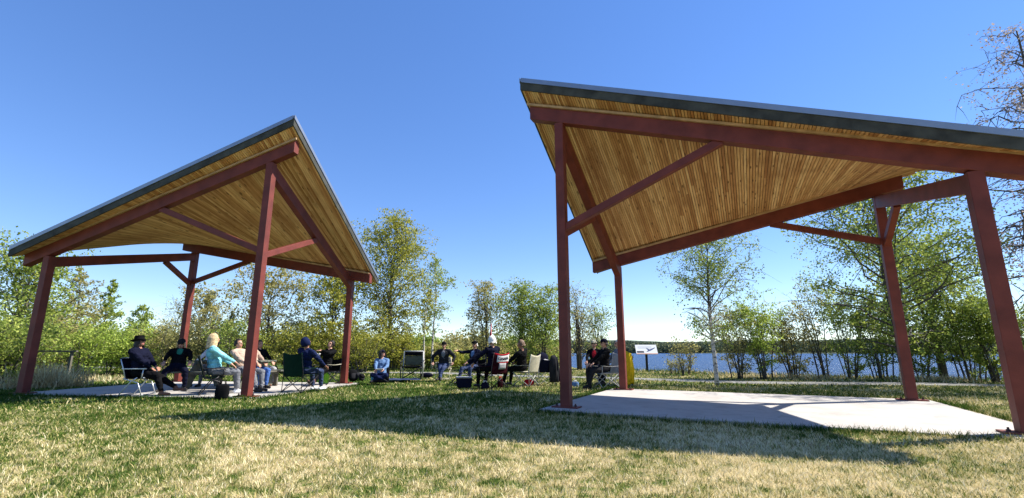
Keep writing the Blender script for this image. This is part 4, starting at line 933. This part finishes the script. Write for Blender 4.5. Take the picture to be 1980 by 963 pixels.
# man in grey
x, y = PX(858, 17.2), 17.2; ya = PI-.05
lawn_chair('beige folding chair under the man in the grey striped sweater', x, y, ya, C_TAN, mat('sand_tube', (.5, .45, .34), .5), top=.8)
person('person in dark cap and grey sweater, hands resting on the arms of a beige chair', *OFFS(x, y, ya, 0), ya, lean=-.05, head=(.05, -.2), hands=((-.36,.20,.63),(.36,.20,.63)), feet=((.03,.66,0),(-.04,.72,0)), elbow=((-1,-.3,-.2),(1,-.3,-.2)), cols=(C_CHAR, C_JEAN, C_SHOE, SKIN), hair=(H_BRN, .02), hat=('cap', C_BLACK), accent=C_GREY, bulk=1.22)
# pointing man
x, y = PX(916, 15.4), 15.4; ya = PI-.45
camp_chair('black camp chair under the man raising his hand', x, y, ya, C_BLACK, top=.78)
person('person with dark cap, grey hair and navy shirt holding out one raised hand', *OFFS(x, y, ya, .04), ya, lean=.10, head=(.0, .0), hands=((.12,.36,.60),(.40,.36,1.04)), feet=((-.13,.45,0),(.2,.6,0)), cols=(C_NAVY, C_JEAN, C_SHOE, SKIN), hair=(H_WHITE, .04), hat=('cap', C_BLACK), accent=C_LBLUE)
# white-haired person in the lettered chair
x, y = PX(953, 13.3), 13.3; ya = .72
ch, bk_ = camp_chair('maroon camp chair with a white lettered back panel, under the white-haired person', x, y, ya, C_MAR, top=.98, wd=.58)
person('person with fluffy white hair and navy jacket turned sideways in the lettered chair', *OFFS(x, y, ya, -.05, -.03), ya, lean=-.04, side=-.06, head=(.0, .3), sc=1.05, hands=((-.42,.30,.66),(.25,.38,.62)), elbow=((-1,-.2,-.2),(1,-.5,-.6)), cols=(C_NAVY, C_BLACK, C_SHOE, SKIN), hair=(H_WHITE, .05), bulk=1.1)
mb = MB(); bf = lambda u, v: ((u-.5)*.585, -.27-.11*v-.05*math.sin(math.pi*u)*(1-.3*v)-.013, .38+v*.6-.05*math.sin(math.pi*u)*v*v)
sub = lambda u0, u1, v0, v1, o: (lambda u, v: (lambda p: (p[0], p[1]-o, p[2]))(bf(u0+(u1-u0)*u, v0+(v1-v0)*v)))
mb.grid(sub(.22, .99, .58, .93, .0), 8, 6, thick=.004); mb.build('white_panel', C_WHITE, bk_, smooth=True)
mb = MB(); mb.grid(sub(.04, .97, .92, 1.0, .002), 8, 3, thick=.004); mb.build('red_band', C_RED, bk_, smooth=True)
mb = MB(); mb.grid(sub(.30, .95, .545, .578, .002), 8, 3, thick=.004); mb.build('red_band', C_RED, bk_, smooth=True)
mb = MB(); mb.grid(sub(.36, .80, .24, .53, .012), 8, 3, thick=.012); mb.build('pocket', C_LGREY, bk_, smooth=True)
fc = bpy.data.curves.new('lettering', 'FONT'); fc.body = 'CANADA'; fc.size = .098; fc.align_x = 'CENTER'; fc.extrude = .001; fc.offset = .0035
fo = bpy.data.objects.new('lettering', fc); COL.objects.link(fo)
dg = bpy.context.evaluated_depsgraph_get(); fm = bpy.data.meshes.new_from_object(fo.evaluated_get(dg)); bpy.data.objects.remove(fo)
for v_ in fm.vertices:
    u_ = v_.co.x/.585*.95+.605; vv = .70+v_.co.y/.6; p_ = bf(u_, vv); v_.co = (p_[0], p_[1]-.006-v_.co.z, p_[2])
fm.materials.clear(); fm.materials.append(C_NAVY); lo = bpy.data.objects.new('lettering', fm); COL.objects.link(lo); lo.parent = bk_; lo['label'] = 'dark CANADA lettering on the white panel'
# furled flag rising behind
x2, y2 = PX(948, 16.2), 16.2; fl = empty('furled_flag', (x2, y2, 0), 0, label='thin furled red and white flag standing above the white-haired head', cat='flag')
tb('pole', [(0, 0, 0), (0, 0, 1.98)], SILV, .012, fl); tb('furled_cloth', [(0, .0, 1.05), (-.01, 0, 1.3), (.01, 0, 1.6), (.02, 0, 2.0)], C_WHITE, [.045, .06, .04, .008], fl); tb('red_stripe', [(-.012, -.03, 1.3), (.012, -.03, 1.62), (.02, -.012, 1.98)], C_RED, [.036, .03, .008], fl)
# grey-haired person in black, beige chair
x, y = PX(1016, 14.0), 14.0; ya = .95
camp_chair('sand-coloured camp chair with pale tubes, seen from behind between the lettered and red chairs', x, y, ya, C_TAN, tube=GREYT, top=.93)
person('person with short brown hair and black jacket leaning left out of the sand-coloured chair', *OFFS(x, y, ya, .06, -.10), ya, lean=.10, side=-.22, head=(.1, .5), hands=((-.42,.34,.66),(.1,.42,.62)), feet=((-.25,.50,0),(.1,.5,0)), cols=(C_BLACK, C_BLACK, C_SHOE, SKIN2), hair=(H_BRN, .04), bulk=1.12)
# red chair with coats
x, y = PX(1050, 14.5), 14.5; ya = .35
camp_chair('red and black camp chair heaped with a coat and a backpack, no one in it', x, y, ya, C_NAVY, seatc=C_RED, tube=GREYT, arm=C_RED, top=.80)
def backpack(label, x, y, z, yaw, m, sc=1., tilt=0., m2=None):
    r = empty('backpack', (x, y, z), yaw, label=label, cat='backpack'); r.rotation_euler = (tilt, 0, yaw); r.scale = (sc,)*3
    def sh(w_, d_, h_, zc, yc, seed):
        mb = MB(); n = 16
        V = []
        for i in range(11):
            t = i/10; k = (1-abs(2*t-1)**3.2)**.42 if 0 < t < 1 else .02
            for j in range(n):
                a = 2*math.pi*j/n; ca, sa = math.cos(a), math.sin(a); e = (abs(ca)**3+abs(sa)**3)**(-1/3)
                V.append((ca*e*w_*k*(1+.06*mnoise.noise((j*.9, t*4, seed))), yc+sa*e*d_*k, zc+h_*(t-.5)*1.0))
        mb.add(V, [(i*n+j, i*n+(j+1) % n, (i+1)*n+(j+1) % n, (i+1)*n+j) for i in range(10) for j in range(n)]+[tuple(range(n))[::-1], tuple(10*n+j for j in range(n))]); return mb
    b = sh(.16, .10, .46, .23, 0, 1).build('pack_body', m, r, smooth=True); sh(.12, .05, .24, .16, -.11, 2).build('front_pocket', m2 or m, r, smooth=True)
    for q in (-1, 1): mb = MB(); mb.tube([(q*.08, .09, .42), (q*.10, .15, .32), (q*.09, .15, .18), (q*.10, .09, .05)], [.014, .02, .018, .01], 6); mb.build('strap', C_BLACK, r, smooth=True)
    mb = MB(); mb.tube([(-.04, .06, .44), (-.03, .06, .49), (.03, .06, .49), (.04, .06, .44)], .008, 6); mb.build('grab_handle', C_BLACK, r, smooth=True)
    return r
backpack('bulging navy backpack piled on the red chair', *OFFS(x, y, ya, -.02), .42, ya+.2, C_NAVY, 1.25, -.1, C_LGREY)
draped('draped_coat', 'charcoal coat hanging to the ground from the right side of the red chair', 'coat', x+.30, y-.22, .88, ya+.35, .34, .78, C_CHAR, seed=4)
# man with cap facing left
x, y = PX(1172, 13.2), 13.2; ya = PI/2+.28
camp_chair('pale grey camp chair with thin silver legs beside the back post of the right shelter', x, y, ya, cloth('pale_canvas', (.50, .49, .45)), tube=GREYT, top=.98, wd=.52)
person('person in a dark cap and black jacket facing left in the pale grey camp chair', *OFFS(x, y, ya, .05), ya, lean=.02, head=(.02, -.1), hands=((-.16,.46,.66),(.14,.42,.64)), feet=((-.12,.56,0),(.13,.42,0)), cols=(C_BLACK, C_CHAR, C_CHAR, SKIN), hair=(H_DARK, .05), hat=('cap', C_NAVY), bulk=1.1)
x, y = PX(1150, 15.0), 15.0; ya = PI-.2
camp_chair('black camp chair under the person with the tan cap and sunglasses', x, y, ya, C_BLACK, top=.78)
person('person with tan cap and sunglasses, behind the one in the pale grey camp chair', *OFFS(x, y, ya, .05), ya, lean=.10, head=(-.1, -.2), hands=((-.2,.38,.64),(.25,.42,.66)), cols=(C_BLACK, C_NAVY, C_SHOE, SKIN), hair=(H_BRN, .04), hat=('cap', C_TAN), glasses=True, accent=C_RED)
# person hidden by the back post, yellow raincoat
x, y = PX(1197, 14.4), 14.4; ya = PI/2+.1
camp_chair('black camp chair half hidden behind the back post of the right shelter', x, y, ya, C_BLACK, tube=GREYT, top=.90)
person('person in a light grey top mostly hidden behind the back post of the right shelter', *OFFS(x, y, ya, .05), ya, lean=.05, head=(0, 0), cols=(C_GREY, C_BLACK, C_SHOE, SKIN), hair=(H_WHITE, .03), bulk=1.15)
draped('raincoat', 'bright yellow raincoat hanging beside the back post of the right shelter', 'coat', PX(1210, 14.2), 14.2, 1.0, ya-1.2, .21, .95, C_YEL, depth=.22, seed=8, bell=.5)

# ------------------------------------------------------------------ bags and small things
def tote(label, x, y, z, yaw, m, w_=.3, d_=.18, h_=.3, name='tote_bag', cat='bag', band=None):
    r = empty(name, (x, y, z), yaw, label=label, cat=cat); mb = MB(); n = 20; V = []
    for i in range(9):
        t = i/8
        for j in range(n):
            a = 2*math.pi*j/n; ca, sa = math.cos(a), math.sin(a); e = (abs(ca)**4+abs(sa)**4)**(-1/4); k = (.92+.16*math.sin(t*2.6))*(1-.12*t)*(1+.08*mnoise.noise((j*.8, t*3, x)))
            V.append((ca*e*w_/2*k, sa*e*d_/2*k*(1-.35*t*t), t*h_*(1+.05*mnoise.noise((j*.5, 2, y)))))
    mb.add(V, [(i*n+j, i*n+(j+1) % n, (i+1)*n+(j+1) % n, (i+1)*n+j) for i in range(8) for j in range(n)]+[tuple(range(n))[::-1], tuple(8*n+j for j in range(n))])
    b = mb.build('bag_body', m, r, smooth=True)
    for q in (-1, 1): mb = MB(); mb.tube([(-w_*.22, q*d_*.2, h_*.95), (-w_*.15, q*d_*.25, h_*1.25), (w_*.15, q*d_*.25, h_*1.25), (w_*.22, q*d_*.2, h_*.95)], .009, 6); mb.build('handle', band or m, r, smooth=True)
    return r
gx, gy = at(428, 771); tote('black handbag standing under the blonde person’s chair', gx, gy, 0, .3, C_BLACK, .26, .16, .30, 'handbag')
gx, gy = at(625, 742); tote('lime green bag under the man who is eating', gx, gy, 0, .5, C_LIME, .30, .14, .36)
gx, gy = at(683, 738); backpack('black backpack leaning against the back right post of the left shelter', gx, gy, 0, .6, C_BLACK, .95, -.35, C_CHAR)
gx, gy = at(702, 738); backpack('dark grey backpack lying beside the black one', gx, gy, .05, 1.2, C_CHAR, .8, -.9, C_BLACK)
gx, gy = at(724, 738); tote('small light blue bag in front of the person in denim', gx, gy, 0, 0, cloth('sky_blue_cloth', (.12, .38, .55)), .24, .12, .22)
gx, gy = at(825, 730); mb = MB(); mb.ell((0, 0, .09), (.26, .11, .10), n=16, m=10); o = mb.build('duffel_roll', C_NAVY, None, smooth=True, loc=(gx, gy, 0)); tag(o, 'dark roll bag lying right of the empty folding chair', 'bag')
gx, gy = at(774, 735); mb = MB(); mb.grid(lambda u, v: ((u-.5)*1.3+.1*math.sin(v*4), (v-.5)*.8, .03*mnoise.noise((u*5, v*5, 1))+.02), 14, 10, thick=.02); o = mb.build('blanket', C_JEAN, None, smooth=True, loc=(gx, gy, .02)); tag(o, 'grey-blue blanket spread on the grass beside the person in denim', 'blanket')
# soft cooler
gx, gy = at(897, 750); cr = empty('cooler_bag', (gx, gy, 0), .15, label='dark navy soft cooler with a pale lid on the grass left of the lettered chair', cat='cooler')
mb = MB(); mb.hexa([(-.19,-.14,.005),(.19,-.14,.005),(.19,.14,.005),(-.19,.14,.005),(-.23,-.17,.27),(.23,-.17,.27),(.23,.17,.27),(-.23,.17,.27)]); mb.build('cooler_body', C_NAVY, cr, bevel=.03)
mb = MB(); mb.box((0, 0, .292), (.45, .33, .036)); mb.build('lid', C_LGREY, cr, bevel=.012); mb = MB(); mb.tube([(-.15,0,.30),(-.12,0,.40),(.12,0,.40),(.15,0,.30)], .012, 6); mb.build('handle', C_BLACK, cr, smooth=True)
mb = MB(); mb.grid(lambda u, v: (-.235-.16*u, (v-.5)*.3, .26-.14*u), 4, 4, thick=.012); mb.build('open_flap', C_NAVY, cr, smooth=True)
gx, gy = at(938, 751); tote('small white and dark patterned bag on the grass beside the cooler', gx, gy, 0, .3, C_NAVY, .22, .16, .16, band=C_WHITE)
gx, gy = at(967, 749); tote('red bottle bag standing by the right legs of the lettered chair', gx, gy, 0, .3, C_MAR, .15, .13, .24, band=C_RED)
gx, gy = at(1023, 745); tote('red and white carrier bag under the sand-coloured chair', gx, gy, 0, -.3, C_RED, .30, .18, .17, 'carrier_bag', band=C_WHITE)
gx, gy = at(1112, 748); tote('small blue and white bag at the feet of the man in the black jacket', gx, gy, 0, -.3, C_LBLUE, .22, .16, .14, band=C_WHITE)

# ------------------------------------------------------------------ interpretive sign
sx, sy = 7.15, 24.0; sg = empty('interpretive_sign', (sx, sy, -.02), -.10, label='low angled information board with a bird picture on a black post by the lake', cat='sign')
mb = MB(); mb.box((0, 0, .44), (.11, .09, .92)); mb.build('post', BLK, sg, bevel=.008)
pw, ph = 1.08, .60; tl = R(52); c_, s_ = math.cos(tl), math.sin(tl)
def pan(u, v, o=0): return (u, -.06+v*c_-o*s_, 1.13+v*s_+o*(-c_)*-1)
def quad(u0, u1, v0, v1, o, th, n, m, par=sg):
    mb = MB(); mb.hexa([pan(u0, v0, o), pan(u1, v0, o), pan(u1, v1, o), pan(u0, v1, o), pan(u0, v0, o+th), pan(u1, v0, o+th), pan(u1, v1, o+th), pan(u0, v1, o+th)]); return mb.build(n, m, par)
WP = mat('sign_white', (.78, .77, .74), .35); fr_ = quad(-pw/2, pw/2, -ph/2, ph/2, 0, .03, 'panel', WP)
quad(-pw/2, pw/2, -ph/2, -ph/2+.035, .031, .003, 'orange_strip', mat('sign_orange', (.60, .20, .10), .5), fr_)
quad(-pw/2+.05, -.14, -ph/2+.08, -ph/2+.19, .031, .003, 'dark_text_block', mat('sign_dark', (.04, .03, .04), .5), fr_)
for k in range(3): quad(-pw/2+.12, pw/2-.25, .17-.0*k-.055*k, .178-.055*k, .031, .002, 'text_line', mat('sign_text', (.35, .38, .42), .5), fr_)
mb = MB(); outl = [(-.02,-.15),(.06,-.10),(.08,-.04),(.03,.02),(.0,.10),(.09,.04),(.16,-.01),(.26,.03),(.40,.10),(.48,.12),(.42,.06),(.30,-.03),(.20,-.09),(.12,-.12),(.05,-.15)]
n = len(outl); mb.add([pan(u, v, .0315) for u, v in outl]+[pan(u, v, .0345) for u, v in outl], [tuple(range(n)), tuple(range(n, 2*n))[::-1]]+[(i, (i+1) % n, (i+1) % n+n, i+n) for i in range(n)]); mb.build('bird_picture', mat('sign_bird', (.03, .06, .16), .5), fr_)
# dry reed heap and rail
gx, gy = at(100, 735); gy = 14.2; gx = PX(100, gy)
def reeds(label, x, y, n, h, rad, group=None):
    P = np.c_[rng.normal(0, rad, n), rng.normal(0, rad*.5, n)]; az = rng.uniform(0, 6.28, n); ln = rng.uniform(.5, 1, n)*h; tilt = rng.uniform(.35, 1.5, n); w_ = rng.uniform(.006, .014, n)
    V = np.zeros((n, 4, 3)); b0 = np.c_[P, np.zeros(n)]; tip = b0+np.c_[np.cos(az)*np.sin(tilt)*ln, np.sin(az)*np.sin(tilt)*ln, np.cos(tilt)*ln]; sd = np.c_[-np.sin(az), np.cos(az), az*0]*w_[:, None]
    V[:, 0] = b0-sd; V[:, 1] = b0+sd; V[:, 2] = tip+sd*.3; V[:, 3] = tip-sd*.3
    me = leafobj_mesh('dry_reeds', V.reshape(-1, 3), np.arange(4*n).reshape(-1, 4), rng.random(n), LF_DRY); o = bpy.data.objects.new('dry_reed_clump', me); COL.objects.link(o); o.location = (x, y, VX(x, y)); tag(o, label, 'dry grass', group, 'stuff')
reeds('big pale heap of dead grass beside the nearest left post', gx, gy, 1700, .85, .42)
reeds('low fringe of dead grass left of the nearest left post', PX(10, 13.8), 13.8, 500, .45, .9)
reeds('strip of dead grass at the foot of the thicket behind the hatted person', PX(215, 17.5), 17.5, 700, .32, 1.2)
for px, Y in ((1440, 19.2), (1560, 18.0), (1800, 16.2)): reeds('dry grass tuft on the bank below the %s' % {1440: 'first shrubs right of the lone birch', 1560: 'bare forked shrub', 1800: 'dark-stemmed willow'}[px], PX(px, Y), Y, 500, .35, .8, 'dry tufts on the bank')
rl = empty('wooden_rail', (PX(98, 15.6), 15.6, 0), .05, label='grey weathered rail half buried in the thicket behind the dead grass heap', cat='rail')
mb = MB(); mb.box((0, 0, 1.02), (1.5, .12, .05)); mb.build('top_board', m_b, rl, bevel=.004)
for k in (-.6, .6): mb = MB(); mb.box((k, 0, .5), (.07, .07, 1.0)); mb.build('post', m_b, rl)
